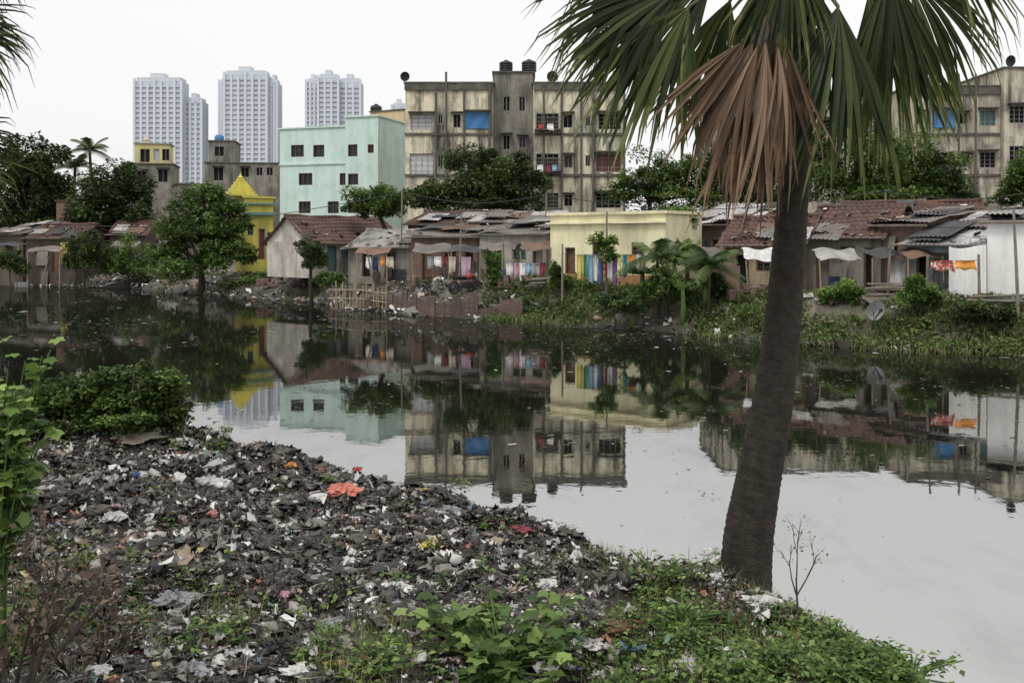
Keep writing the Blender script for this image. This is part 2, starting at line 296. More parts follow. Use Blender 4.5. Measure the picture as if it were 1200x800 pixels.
# ------------------------------------------------------------------ setting
def axis(fine0,fine1,df,mid0,mid1,dm,end0,end1):
    a=list(np.arange(fine0,fine1,df)); x=fine1
    while x<mid1: a.append(x); x+=dm
    st=dm
    while x<end1: a.append(x); st*=1.35; x+=st
    a.append(end1); x=fine0-dm; b_=[]
    while x>mid0: b_.append(x); x-=dm
    st=dm
    while x>end0: b_.append(x); st*=1.35; x-=st
    b_.append(end0); return np.array(b_[::-1]+a)
gx=axis(-8,5,.09,-45,30,.45,-2500,2500); gy=axis(3,17.5,.09,-2,78,.45,-300,4000)
GX,GY=np.meshgrid(gx,gy); GZ=zga(GX.ravel(),GY.ravel())
V=np.stack([GX.ravel(),GY.ravel(),GZ],1); nx,ny=len(gx),len(gy)
I,J=np.meshgrid(np.arange(nx-1),np.arange(ny-1)); b0=(J*nx+I).ravel()
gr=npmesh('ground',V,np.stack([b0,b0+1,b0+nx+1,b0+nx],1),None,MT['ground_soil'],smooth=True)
tag(gr,'dark muddy canal banks and bare earth behind the far houses','ground',kind='structure')
wt=MB().poly((-1200,-200,0),(400,-200,0),(400,700,0),(-1200,700,0)).build('water',MT['canal_water']); tag(wt,'still black canal water mirroring the houses and pale sky','water',kind='structure')
# ------------------------------------------------------------------ buildings
class Fac:
    def __init__(s,pxL,YL,pxR,YR):
        s.X0=(pxL-600)/F*YL; s.Y0=YL; X1=(pxR-600)/F*YR; s.W=math.hypot(X1-s.X0,YR-YL); s.r=math.atan2(YR-YL,X1-s.X0)
        s.zb=zg(s.X0+math.cos(s.r)*s.W/2,s.Y0+math.sin(s.r)*s.W/2)-.06
    def x(s,px):
        k=(px-600)/F; return (k*s.Y0-s.X0)/(math.cos(s.r)-k*math.sin(s.r))
    def z(s,px,py): return CAMZ+(285-py)/F*(s.Y0+s.x(px)*math.sin(s.r))-s.zb
    def op(s,o):
        x0,x1=s.x(o[0]),s.x(o[2]); xm=(o[0]+o[2])/2
        return (x0,max(0.0,s.z(xm,o[3])),x1,s.z(xm,o[1]),o[4],o[5] if len(o)>5 else 'f')
def facade(mb,x0,x1,z0,z1,ops,y=0,dep=.18):
    xs=sorted({x0,x1,*[min(max(v,x0),x1) for o in ops for v in (o[0],o[2])]}); zs=sorted({z0,z1,*[min(max(v,z0),z1) for o in ops for v in (o[1],o[3])]})
    for a,b in zip(xs[:-1],xs[1:]):
        for c,d in zip(zs[:-1],zs[1:]):
            mx,mz=(a+b)/2,(c+d)/2
            if any(o[0]<mx<o[2] and o[1]<mz<o[3] for o in ops): continue
            mb.poly((a,y,c),(b,y,c),(b,y,d),(a,y,d))
    for o in ops:
        a,c,b,d=o[:4]
        mb.poly((a,y,c),(a,y+dep,c),(b,y+dep,c),(b,y,c)); mb.poly((a,y,d),(b,y,d),(b,y+dep,d),(a,y+dep,d))
        mb.poly((a,y,c),(a,y,d),(a,y+dep,d),(a,y+dep,c)); mb.poly((b,y,c),(b,y+dep,c),(b,y+dep,d),(b,y,d))
def opening(root,o,y=0,dep=.18,fm='frame_grey'):
    a,c,b,d,pm,fl=o; t=.055
    pane=MB().poly((a,y+dep,c),(b,y+dep,c),(b,y+dep,d),(a,y+dep,d))  # closes the opening; near-black ones stand in for interior shade
    if 'd' in fl:
        w=MB(); w.box(a,a+t,y+.04,y+.12,c,d).box(b-t,b,y+.04,y+.12,c,d).box(a+t,b-t,y+.04,y+.12,d-t,d)
        dr=w.build('door',MT[fm],root); pane.build('door_panel_or_shade',MT[pm],dr)
    else:
        w=MB(); w.box(a,a+t,y+.04,y+.12,c,d).box(b-t,b,y+.04,y+.12,c,d).box(a+t,b-t,y+.04,y+.12,d-t,d).box(a+t,b-t,y+.04,y+.12,c,c+t)
        n=max(1,int((b-a)/.55))
        for i in range(1,n+1):
            xx=a+(b-a)*i/(n+1); w.box(xx-.018,xx+.018,y+.05,y+.085,c+t,d-t)
        if 'g' in fl:
            for i in range(1,4): zz=c+(d-c)*i/4; w.box(a+t,b-t,y+.088,y+.115,zz-.012,zz+.012)
        wi=w.build('window',MT[fm],root); pane.build('pane',MT[pm],wi)
    if 's' in fl: MB().box(a-.15,b+.15,y-.45,y-.003,d+.08,d+.17).build('sunshade',MT['mildew'],root)
    if 'b' in fl:
        k=MB().box(a-.1,b+.1,y-.8,y-.003,c-.12,c)
        for i in range(int((b-a)/.14)+1): xx=a+i*.14; k.box(xx-.015,xx+.015,y-.78,y-.75,c,c+.8)
        k.box(a-.1,b+.1,y-.79,y-.74,c+.8,c+.86).build('balcony',MT['mildew'],root)
    if 'c' in fl:
        MB().grid(lambda u,v:(a-.1+(b-a+.2)*u,y-.12-.05*math.sin(u*11+v*3),d-(d-c)*v),12,6).build('tarp_cover',MT['tarp_blue'],root)
def shell(root,x0,x1,z0,z1,y0,y1,ops,wm,fm='frame_grey',roof=.35,cop='mildew',name='wall'):
    mb=MB(); facade(mb,x0,x1,z0,z1,ops,y0)
    mb.poly((x1,y0,z0),(x1,y1,z0),(x1,y1,z1),(x1,y0,z1)); mb.poly((x1,y1,z0),(x0,y1,z0),(x0,y1,z1),(x1,y1,z1)); mb.poly((x0,y1,z0),(x0,y0,z0),(x0,y0,z1),(x0,y1,z1))
    if roof: mb.poly((x0,y0,z1-roof),(x1,y0,z1-roof),(x1,y1,z1-roof),(x0,y1,z1-roof))
    mb.build(name,MT[wm],root)
    if roof and cop:
        c=MB(); t=.12
        c.box(x0-t,x1+t,y0-t,y0+t,z1+.002,z1+.12).box(x0-t,x1+t,y1-t,y1+t,z1+.002,z1+.12).box(x0-t,x0+t,y0+t,y1-t,z1+.002,z1+.12).box(x1-t,x1+t,y0+t,y1-t,z1+.002,z1+.12).build('coping',MT[cop],root)
    for o in ops: opening(root,o,y0,.18,fm)
def building(name,label,cat,pxL,YL,pxR,YR,ptop,depth,wm,ops=[],fm='frame_grey',cop='mildew',group=None):
    f=Fac(pxL,YL,pxR,YR); root=thing(name,label,cat,(f.X0,f.Y0,f.zb),f.r,group); H=f.z(pxL,ptop)
    shell(root,0,f.W,0,H,0,depth,[f.op(o) for o in ops],wm,fm,.35,cop); return f,root,H
ROOFS=[]
def sheet(mb,x0,x1,yA,zA,yB,zB,kind,seed=0,sagk=.16):
    L=math.hypot(yB-yA,zB-zA); per=.24 if kind=='tile' else .16; amp=.035 if kind=='tile' else .022
    nxx=max(4,min(220,int((x1-x0)/per*4))); rows=max(2,int(L/.32)); lines=[]; vs=[]
    for k in range(rows):
        st=.05 if kind=='tile' else (.03 if k%4==0 else .0)
        lines.append((k/rows,st)); lines.append(((k+1)/rows-.001,0))
    xs=x0+(x1-x0)*np.arange(nxx+1)/nxx
    for t,dz in lines:
        sg=(vn(xs,np.full(nxx+1,t*3.0+seed),.8)-.5)*sagk; tn=float((vn(np.array([t*9.]),np.array([seed]),1)-.5)[0])*.03
        for i in range(nxx+1): vs.append((xs[i],yA+(yB-yA)*t,zA+(zB-zA)*t+amp*math.sin(2*math.pi*xs[i]/per)+dz+sg[i]+tn))
    n=nxx+1
    mb.add(vs,[(j*n+i,j*n+i+1,(j+1)*n+i+1,(j+1)*n+i) for j in range(len(lines)-1) for i in range(nxx)])
PATCH=['tin','tin_dark','tin_rust','asbestos','tarp_black','tarp_black','tin_dark','asbestos']
def hut(label,pxL,YL,pxR,YR,peave,depth,wm,rm,kind,rise,ops=[],fm='wood',over=.4,name='shanty_house',cat='house',debris=22,patches=3,wp=True):
    f=Fac(pxL,YL,pxR,YR); root=thing(name,label,cat,(f.X0,f.Y0,f.zb),f.r); He=f.z(pxL,peave); Wd=f.W
    ops=[f.op(o) for o in ops]
    shell(root,0,Wd,0,He,0,depth,ops,wm,fm,0,None)
    rk='tile' if rm=='tile' else 'tin'; r=MB(); sdv=U(0,90)
    if kind=='gable':
        zl=He+.02-over*rise/(depth/2); yB,zB=depth/2,He+rise+.02
        sheet(r,-.25,Wd+.25,-over,zl,yB,zB,rk,sdv,.22); sheet(r,-.25,Wd+.25,depth+over,zl,depth/2,He+rise+.02,rk,sdv,.22)
        for xx in (0,Wd): MB().poly((xx,0,He),(xx,depth,He),(xx,depth/2,He+rise)).build('gable',MT[wm],root)
        r.tube([(-.25+(Wd+.5)*i/8,depth/2,He+rise+.05+U(-.06,.05)) for i in range(9)],.09,8)
    else:
        g=MB(); zl=He+.03-over*rise/depth; yB,zB=depth+.2,He+rise+.05
        sheet(r,-.3,Wd+.3,-over,zl,yB,zB,rk,sdv,.22)
        for xx in (0,Wd): g.poly((xx,0,He),(xx,depth,He),(xx,depth,He+rise))
        g.poly((0,depth,He),(Wd,depth,He),(Wd,depth,He+rise),(0,depth,He+rise)); g.build('gable',MT[wm],root)
    ROOFS.append((f,-over,zl,yB,zB,debris))
    r.build('roof',MT[rm],root)
    for i in range(patches):
        w=U(.7,1.7); xa=U(-.35,Wd-w+.3); t0=U(-.08,.5); t1=min(1,t0+U(.3,.55)); k=MB(); dz=.10+.03*i; y_=-over
        sheet(k,xa,xa+w,y_+(yB-y_)*t0,zl+(zB-zl)*t0+dz,y_+(yB-y_)*t1,zl+(zB-zl)*t1+dz,'tin',U(0,90),.16); k.build('roof_patch',MT[random.choice(PATCH)],root)
    if wp:
        for i in range(4):
            w=U(.4,1.1); xa=U(0,max(.1,Wd-w)); h=U(.5,1.3); z0=U(0,max(.1,He-h-.3)); y_=-.035-.03*i
            if any(xa<o[2] and xa+w>o[0] for o in ops if 'd' in o[5]): continue
            MB().grid(lambda u,v:(xa+w*u+.06*v,y_-.02*math.sin(u*14)-.04*(1-v),z0+h*v),8,4).build('wall_patch',MT[random.choice(['tin_dark','wood_grey','tin','plaster_grey','tarp_black','plaster_blue','mud_wall'])],root)
    MB().tube([(-.2,-over+.05,He-.08),(Wd+.2,-over+.05,He-.1)],.04,6).build('eave_beam',MT['wood_grey'],root)
    return f,root,He
D,DG,WP='dark_room','dim_glass','white_pane'
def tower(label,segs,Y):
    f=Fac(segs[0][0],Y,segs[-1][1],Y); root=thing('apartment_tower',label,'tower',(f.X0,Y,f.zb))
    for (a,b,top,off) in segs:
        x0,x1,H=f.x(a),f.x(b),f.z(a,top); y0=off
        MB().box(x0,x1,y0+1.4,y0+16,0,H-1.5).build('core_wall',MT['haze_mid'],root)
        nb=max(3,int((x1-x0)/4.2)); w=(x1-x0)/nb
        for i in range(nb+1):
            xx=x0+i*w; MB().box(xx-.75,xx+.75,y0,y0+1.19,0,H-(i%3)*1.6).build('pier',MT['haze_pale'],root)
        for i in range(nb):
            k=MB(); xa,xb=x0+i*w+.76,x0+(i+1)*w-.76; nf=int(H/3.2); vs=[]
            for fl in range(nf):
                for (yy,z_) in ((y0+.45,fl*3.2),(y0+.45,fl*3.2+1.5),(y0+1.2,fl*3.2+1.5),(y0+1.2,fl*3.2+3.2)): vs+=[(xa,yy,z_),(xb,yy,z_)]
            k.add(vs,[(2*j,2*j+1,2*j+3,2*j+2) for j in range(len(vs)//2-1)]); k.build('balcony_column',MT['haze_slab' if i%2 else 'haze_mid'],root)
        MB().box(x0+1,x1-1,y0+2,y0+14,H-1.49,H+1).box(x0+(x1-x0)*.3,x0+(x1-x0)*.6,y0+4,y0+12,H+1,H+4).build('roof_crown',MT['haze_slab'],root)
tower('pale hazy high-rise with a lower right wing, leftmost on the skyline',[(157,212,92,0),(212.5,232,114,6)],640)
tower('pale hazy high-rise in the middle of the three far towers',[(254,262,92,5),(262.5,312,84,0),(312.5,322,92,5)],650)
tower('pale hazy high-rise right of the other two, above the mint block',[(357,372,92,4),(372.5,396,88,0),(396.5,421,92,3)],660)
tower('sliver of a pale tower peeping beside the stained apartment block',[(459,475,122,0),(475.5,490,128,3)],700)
f=Fac(475,74,733,74); ap=thing('apartment_block','long stained cream apartment block with black tanks on its stair tower','building',(f.X0,74,f.zb))
fo=lambda L:[f.op(o) for o in L]
zt=f.z(475,98)
shell(ap,0,f.x(578),0,zt,0,10,fo([(481,134,507,152,WP,'sg'),(531,134,540,150,D,'s'),(480,180,508,206,WP,'g'),(513,182,519,196,D),(528,182,541,197,DG,'s'),(547,180,574,198,D,'sg'),(480,225,508,244,D,'sg'),(528,228,541,243,DG,'s'),(547,132,574,151,D,'cs'),(513,134,519,146,D)]),'cream_stained')
shell(ap,f.x(578)+.01,f.x(625)-.01,0,f.z(475,82),1.3,9,fo([(589,110,598,128,D),(608,110,616,128,D),(589,156,598,174,D,'s'),(608,158,617,172,DG,'s'),(589,202,598,220,D),(608,204,617,220,D)]),'grey_stained')
shell(ap,f.x(625),f.W,0,zt,0,10,fo([(628,133,655,152,D,'bg'),(660,134,671,150,D,'s'),(686,136,692,148,D),(701,133,728,152,D,'sg'),(628,180,655,200,D,'bg'),(661,182,671,197,DG,'s'),(686,182,692,195,D),(698,180,728,202,'red_pane','sg'),(628,226,655,244,D,'bg'),(661,228,671,242,D,'s'),(698,226,728,244,D,'sg')]),'cream_stained')
for zz in (155,203):
    MB().box(-.05,f.x(578)-.05,-.1,-.004,f.z(475,zz+4),f.z(475,zz+1)).build('floor_ledge',MT['mildew'],ap); MB().box(f.x(625)+.05,f.W+.05,-.1,-.004,f.z(475,zz+4),f.z(475,zz+1)).build('floor_ledge',MT['mildew'],ap)
MB().box(-.06,f.x(578)-.05,-.14,-.004,f.z(475,106),f.z(475,99)).build('parapet_band',MT['mildew'],ap); MB().box(f.x(625)+.05,f.W+.06,-.14,-.004,f.z(475,106),f.z(475,99)).build('parapet_band',MT['mildew'],ap)
MB().box(f.x(590),f.x(628),2,7,f.z(475,82)-.2,f.z(475,78)).build('tank_slab',MT['grey_stained'],ap)
for px,t in ((523,85),(681,88),(574,100),(637,98),(544,105),(511,100),(658,104),(695,104),(731,100)):
    MB().tube([(f.x(px),-.22,1.5),(f.x(px),-.22,f.z(475,t))],.085,8).build('drain_pipe',MT['pipe'],ap)
def tank(label,X,Y,z,r=.55,h=1.1):
    k=MB(); pr=[(0,0),(r,0),(r,.02)]
    for i in range(4): pr+=[(r*1.04,.05+h*.8*i/4),(r*1.04,.05+h*.8*(i+.5)/4),(r,.05+h*.8*(i+.55)/4),(r,.05+h*.8*(i+.95)/4)]
    pr+=[(r*.85,h*.9),(r*.4,h),(r*.3,h),(r*.3,h*1.07),(0,h*1.08)]
    o=k.lathe(pr,n=18).build('water_tank',MT['black_plastic'],None,(X,Y,z),True); tag(o,label,'water tank')
zr=f.zb+f.z(475,78)+.004
tank('left of two black tanks on the stair tower of the stained block',P(593,0,76.5)[0],76.5,zr,.5,.85); tank('right of two black tanks on the stair tower of the stained block',P(620,0,76.5)[0],76.5,zr,.55,.9)
def dish(label,px,Y,z,R,az,mk='dish_grey',polez=None):
    X=(px-600)/F*Y; root=thing('satellite_dish',label,'satellite dish',(X,Y,z),az); h=polez or R*1.1
    MB().tube([(0,0.1*R,0),(0,0.1*R,h)],.03,8).build('pole',MT['metal_dark'],root)
    def fn(u,v):
        a=2*math.pi*u; r=R*v; x,zz=r*math.cos(a),r*math.sin(a); return (x,-(.25*R)*(v*v)-zz*math.sin(.4)*.5,h+zz*.92)
    MB().grid(fn,22,6).build('reflector',MT[mk],root,None,True)
    MB().tube([(0,-.1*R,h-R*.8),(0,-R*.95,h)],.02,6).box(-.05,.05,-R,-R*.88,h-.04,h+.06).build('feed_arm',MT['metal_dark'],root)
zroof=f.zb+zt
dish('dark dish on the left corner of the stained block roof',474,74.2,zroof+.12,.38,.5,'metal_dark'); dish('dark dish right of the tanks on the stained block roof',648,74.6,zroof+.1,.45,-.4,'metal_dark')
building('apartment_block','grey stained apartment block half hidden by the palm trunk and fronds','building',848,78,1030,78,108,10,'cream_dim',[(856,140,876,158,D,'sg'),(884,140,894,156,D,'s'),(856,188,876,206,D,'bg'),(960,140,984,158,D,'sg'),(995,140,1004,156,D,'s'),(960,188,984,206,D,'sg'),(1010,188,1022,204,D,'s')])
f2,r2_,H2=building('apartment_block','stained cream apartment block cut off by the right edge of the view','building',1066,73,1172,73,102,10,'cream_dim',[(1094,129,1116,150,D,'cs'),(1124,132,1134,146,D,'s'),(1148,129,1167,148,'teal_shutter','sg'),(1074,132,1082,146,D,'s'),(1094,178,1120,198,D,'bg'),(1148,178,1167,197,D,'sg'),(1128,180,1137,195,DG,'s'),(1094,224,1120,240,D,'sg')])
shell(r2_,f2.W+.01,f2.W+6,0,f2.z(1172,82),-.6,9,[f2.op(o) for o in [(1178,125,1196,146,D,'sg'),(1178,172,1196,194,D,'bg'),(1178,218,1196,238,D,'sg')]],'cream_dim')
for px in (1088,1122,1142): MB().tube([(f2.x(px),-.22,1),(f2.x(px),-.22,H2+.9)],.08,8).build('drain_pipe',MT['pipe'],r2_)
MB().box(-.05,f2.W-.05,-.1,-.004,f2.z(1066,159),f2.z(1066,156)).build('floor_ledge',MT['mildew'],r2_); MB().box(-.05,f2.W-.05,-.1,-.004,f2.z(1066,207),f2.z(1066,204)).build('floor_ledge',MT['mildew'],r2_)
MB().box(-.06,f2.W-.05,-.14,-.004,f2.z(1066,111),f2.z(1066,103)).build('parapet_band',MT['mildew'],r2_)
dish('dark dish on the roof of the block at the right edge',1183,73,f2.zb+f2.z(1172,80),.45,.3,'metal_dark')
f3,mb_,H3=building('apartment_block','mint green three storey block with small dark brown windows','building',328,86,408,84,152,9,'mint',[(341,170,356,184,DG),(367,170,380,184,DG),(350,203,366,217,DG),(398,203,407,217,DG),(350,236,364,250,DG),(384,236,397,250,DG)],'frame_brown','mint')
shell(mb_,f3.W+.01,f3.W+3.0,0,f3.z(408,139),-.5,5,[f3.op(o) for o in [(411,170,422,184,DG,'f'),(434,170,441,180,DG),(411,204,423,217,DG),(411,238,423,250,DG)]],'mint','frame_brown',.35,'mint')
MB().box(-.06,f3.W-.03,-.1,-.004,f3.z(340,194),f3.z(340,192)).build('floor_ledge',MT['mint'],mb_)
f4,or_,H4=building('house','narrow orange and cream house with black roof tank beside the mint block','house',434,104,474,102,132,8,'orange_wall',[(452,150,460,164,D,'s'),(464,150,471,162,WP,'s'),(452,178,460,192,D,'s'),(464,178,471,190,D,'b')])
tank('black tank on top of the narrow orange house',P(440,0,105)[0],105.5,f4.zb+H4-.3,.6,1.3)
f5,tw,H5=building('house','tall grey brown house topped by a yellow room','house',143,97,203,98,192,5,'grey_stained',[(160,200,172,214,D,'s'),(185,198,197,214,D,'s'),(160,228,172,244,D,'s')])
shell(tw,f5.x(157),f5.W-.4,H5-.33,f5.z(157,168),.5,3.5,[f5.op(o) for o in [(163,174,175,190,D),(179,174,186,188,WP),(189,174,198,188,D)]],'pale_yellow','frame_grey',.3,'frame_grey','upper_room')
MB().lathe([(.5,f5.z(157,167)),(.35,f5.z(157,163)),(.42,f5.z(157,162)),(0,f5.z(157,155))],f5.x(168),2,10).build('roof_finial',MT['cloth_cream'],tw)
f6,gh,H6=building('house','grey unfinished concrete house with a blue tank below the middle tower','house',240,108,327,109,191,6,'grey_stained',[(282,196,292,208,D,'s'),(300,196,308,206,D),(312,196,320,206,D),(250,196,262,212,D,'s')])
shell(gh,.3,f6.x(274),H6-.33,f6.z(240,165),.5,5,[f6.op(o) for o in [(250,171,262,183,D)]],'grey_stained','frame_grey',.3,'mildew','stair_room')
o=MB().lathe([(0,0),(.5,0),(.52,.9),(.3,1.1),(0,1.15)],n=14).build('water_tank',MT['tarp_blue'],None,(P(257,0,110)[0],110,f6.zb+f6.z(240,165)-.25),True); tag(o,'blue tank on the stair room of the grey unfinished house','water tank')
building('house','plain grey roadside house between the trees left of the mint block','house',206,92,240,93,216,4,'plaster_grey',[(214,222,224,236,D,'s')])
f7,tm,H7=building('temple','bright yellow shrine with stepped spire and red doors','temple',286,60,320,61,232,1.6,'bright_yellow',[(303,268,311,304,'paint_red','d'),(313,272,318,300,'paint_red','d'),(290,262,297,276,'dark_room')],'teal_shutter','bright_yellow')
k=MB(); xc=.05; n=6
for i in range(n):
    w=.7*(1-i/n)+.1; z0=H7+.13+i*.18; k.box(xc-w,xc+w,.8-w,.8+w,z0,z0+.13).box(xc-w*.86,xc+w*.86,.8-w*.86,.8+w*.86,z0+.13,z0+.18)
k.lathe([(.15,H7+.13+n*.18),(.18,H7+.2+n*.18),(.08,H7+.3+n*.18),(0,H7+.5+n*.18)],xc,.8,10).build('spire',MT['bright_yellow'],tm)
MB().box(-.1,f7.W+.1,-.3,-.003,f7.z(300,252),f7.z(300,249)).box(-.1,f7.W+.1,-.2,-.003,f7.z(300,240),f7.z(300,238)).build('ledge',MT['teal_shutter'],tm)
# huts
hut('dark mud-walled hut at the far left under a rusty tin roof',-12,71,27,70,273,4,'mud_wall','tin_dark','shed',.8,[(5,285,16,316,D,'d')])
hut('low hut with tiled roof near the far left bank',30,70,88,69,278,4,'mud_wall','tile','gable',.9,[(40,288,50,299,D),(60,286,71,318,'wood','d')])
building('brick_tower','short red brick stack rising behind the left tiled hut','tower',66,76,86,76,236,1.5,'brick',[],'wood','brick_dark')
hut('red tiled cottage among the trees left of the shrine',128,72,170,72,274,4,'brick_dark','tile','gable',.9,[(140,284,152,312,D,'d')])
hut('pale hut with tin roof left of the big waterside tree',166,74,206,75,263,3,'whitewash','tin','shed',.5,[(176,270,186,288,D)])
hut('dim brick hut hidden behind the left dark trees',92,76,130,76,264,3,'brick_dark','tin_dark','shed',.6,[(100,272,110,290,D)])
hut('long tiled cottage with pale gable end behind the small round tree',364,51,470,55.5,283,3.9,'plaster_pale','tile','gable',1.3,[(384,288,395,318,'teal_shutter','d'),(400,290,414,305,'teal_shutter','f'),(368,290,378,304,D)],patches=1)
hut('grey gabled shed with asbestos roof beside the tiled cottage',408,50,482,48.5,288,4.2,'plaster_grey','asbestos','gable',.75,[(424,294,436,324,D,'d'),(452,294,464,306,DG)],patches=1)
hut('bare brick dwelling with tiled roof behind the long tin row',478,55,560,54,262,4,'brick','tile','shed',.8,[(500,268,512,280,D)])
hut('brick dwelling with a dark doorway left of the white shack',482,48,561,46.5,276,4,'brick','tin_dark','shed',.6,[(494,290,506,328,'wood','d'),(520,289,535,306,D,'g'),(544,290,555,328,D,'d')])
hut('upper tin roofed lodging behind the pale shack, left of the yellow house',556,50,640,49,259,4,'brick_dark','tin','shed',.55,[(600,263,612,274,D)])
hut('pale plastered shack with wide dark opening and tin roof',562,45.5,640,43.5,273,3.8,'plaster_pale','tin_dark','shed',.7,[(570,288,588,328,D,'d'),(600,286,616,304,'teal_shutter','g'),(624,288,636,328,'wood_grey','d')])
fy,yh,Hy=building('house','pale yellow flat roofed house behind the colourful washing','house',645,42,780,38.6,253,3.0,'yellow_paint',[(662,290,674,334,'wood','d'),(694,284,708,302,DG,'g'),(740,284,754,302,DG,'g')],'frame_brown','yellow_paint')
MB().box(-.12,fy.W+.12,-.18,-.003,Hy-.36,Hy-.28).build('roof_ledge',MT['yellow_paint'],yh)
MB().box(-.004,fy.W+.004,-.03,-.002,.0,.62).build('plinth_band',MT['orange_base'],yh)
hut('brick shack with tin roof behind the banana plants',800,43,872,41,262,4,'brick','tin','shed',.9,[(808,276,818,300,D),(834,280,848,330,D,'d')])
hut('low dim shack with tiled roof left of the palm trunk',848,38,940,36.5,285,4,'plaster_ochre','tile','gable',1.0,[(862,298,878,340,D,'d'),(886,298,903,318,DG,'g')])
hut('brick house behind with long tiled roof on the right bank',990,45,1150,43,262,5,'brick_dark','tile','gable',1.0,[(1060,268,1072,280,D)])
hut('grey walled tiled house just right of the palm trunk',938,37.5,1032,35.5,276,4.2,'plaster_grey','tile','gable',1.1,[(956,290,972,338,'wood_grey','d'),(984,288,1002,306,D,'g'),(1012,290,1024,338,D,'d')],patches=1)
hut('tall bare brick room with patched sheets on top at right',1028,36,1086,34.5,262,3.6,'brick','tin_dark','shed',.5,[(1040,282,1052,300,D),(1062,286,1076,340,D,'d')],patches=3)
hut('shack with light sloping tin roof near the red and orange washing',1062,34,1160,31.8,284,3.8,'plaster_blue','tin','shed',1.0,[(1074,296,1086,344,D,'d'),(1098,296,1112,312,DG,'g'),(1130,294,1148,344,D,'d')],over=.6)
hut('whitewashed shack under black sheeting at the right edge',1157,30.6,1290,28.6,258,3.2,'whitewash','tarp_black','shed',.4,[(1204,285,1222,300,D)],over=.25,patches=2,wp=False)
f=Fac(1112,30.6,1156,30.3); o=MB().grid(lambda u,v:(f.W*u,.025*math.sin(u*f.W*39),f.z(1121,289)*v*(1-.03*math.sin(u*5))),60,2).build('tin_screen',MT['whitewash'],None,(f.X0,f.Y0,f.zb)); o.rotation_euler=(0,0,f.r); tag(o,'upright white tin sheet screen left of the whitewashed shack','screen')
def leanto(label,px,pt,Y,w,dp,mk,name='awning',cat='awning'):
    x,y,z=P(px,pt,Y); b=zg(x,y); h=z-b; root=thing(name,label,cat,(x,y,b)); s1,s2=U(0,6),U(.2,.45)
    MB().grid(lambda u,v:(w*u+.04*math.sin(v*7),-dp*v,h-s2*v+.05*math.sin(u*8+s1)+.05*math.sin(v*6+s1)),14,6).build('sheet',MT[mk],root)
    for xx in (.05,w-.05): MB().tube([(xx,-dp+.05,-.1),(xx+U(-.08,.08),-dp+.05,h-s2)],.03,6).build('post',MT['bamboo'],root)
for a in [('small white sheet awning left of the palm trunk',868,292,35.6,1.25,1.0,'plastic_white'),('black sheet awning on the far left mud hut',-5,284,69,2.2,1.4,'tarp_black'),('grey tin awning before the left tiled hut',42,288,67.5,2.2,1.3,'tin_dark'),('rusty awning over the door of the asbestos shed',420,291,48.2,1.6,1.2,'tin_rust'),('grey tin awning over the left door of the brick dwelling',486,287,46.6,1.7,1.1,'tin_dark'),('black tarpaulin awning on the right of the brick dwelling',530,287,45.6,1.6,1.2,'tarp_black'),('tin awning over the wide dark opening of the pale shack',562,285,44.0,1.6,1.1,'tin_dark'),('rusty awning on the right end of the pale shack',610,284,43,1.6,1.0,'tin_rust'),('patched tin awning on the grey tiled house right of the palm',950,290,35.5,1.4,1.1,'asbestos'),('black sheet awning between tiled house and brick room',1008,292,34.6,1.2,1.1,'tarp_black'),('rusty tin awning on the brick room at right',1050,290,33.8,1.3,1.0,'tin_rust'),('grey sheet awning behind the banana plants',815,290,40.2,1.5,1.0,'tin_dark'),('grey awning on the red tiled cottage at left',135,284,70,1.8,1.2,'tin_dark')]: leanto(*a)
def clutter(kind,label,px,Y,s=1):
    x=(px-600)/F*Y; root=(x,Y,zg(x,Y)-.02); k=MB()
    if kind=='drum':
        s*=.8; o=k.lathe([(0,0),(.28*s,0),(.29*s,.3*s),(.27*s,.31*s),(.29*s,.33*s),(.29*s,.6*s),(.27*s,.62*s),(.28*s,.88*s),(0,.88*s)],n=14).build('plastic_drum',MT['cloth_navy'],None,root,True); tag(o,label,'drum')
    elif kind=='bricks':
        for j in range(6):
            for i in range(7): k.box(i*.24*s-.8*s,i*.24*s-.8*s+.225*s,-.2*s+U(-.03,.03),.2*s,j*.09*s,j*.09*s+.086*s) if random.random()>.12*j else None
        o=k.build('brick_stack',MT['brick'],None,root); o.rotation_euler=(0,0,U(-.4,.4)); tag(o,label,'bricks')
    elif kind=='planks':
        for i in range(9): a=U(-.9,-.5); b=U(.5,1.2); z0=.05+.045*i; y=U(-.25,.25); k.tube([(a*s,y,z0),(b*s,y+U(-.2,.2),z0+U(-.02,.12))],.04*s,5)
        o=k.build('timber_pile',MT['wood_grey'],None,root); o.rotation_euler=(0,0,U(-.5,.5)); tag(o,label,'timber')
    elif kind=='sack':
        ph=[U(0,6) for _ in range(3)]; s*=.6
        o=k.grid(lambda u,v:(.4*s*math.sin(math.pi*v)*math.cos(6.283*u)*(1+.2*math.sin(12*u+ph[0])),.3*s*math.sin(math.pi*v)*math.sin(6.283*u),.24*s+.28*s*math.cos(math.pi*v)*(1+.2*math.sin(19*u+ph[1]))),18,10).build('sack',MT['cloth_cream'],None,root,True); tag(o,label,'sack')
    elif kind=='panel':
        w=U(.7,1.1)*s; h=U(.9,1.4)*s
        o=k.grid(lambda u,v:(w*(u-.5),.35*v-.02*math.sin(u*20),h*v),12,3).build('leaning_sheet',MT[random.choice(['tin','tin_rust','wood_grey','tin_dark'])],None,root); o.rotation_euler=(0,0,U(-.3,.3)); tag(o,label,'sheet')
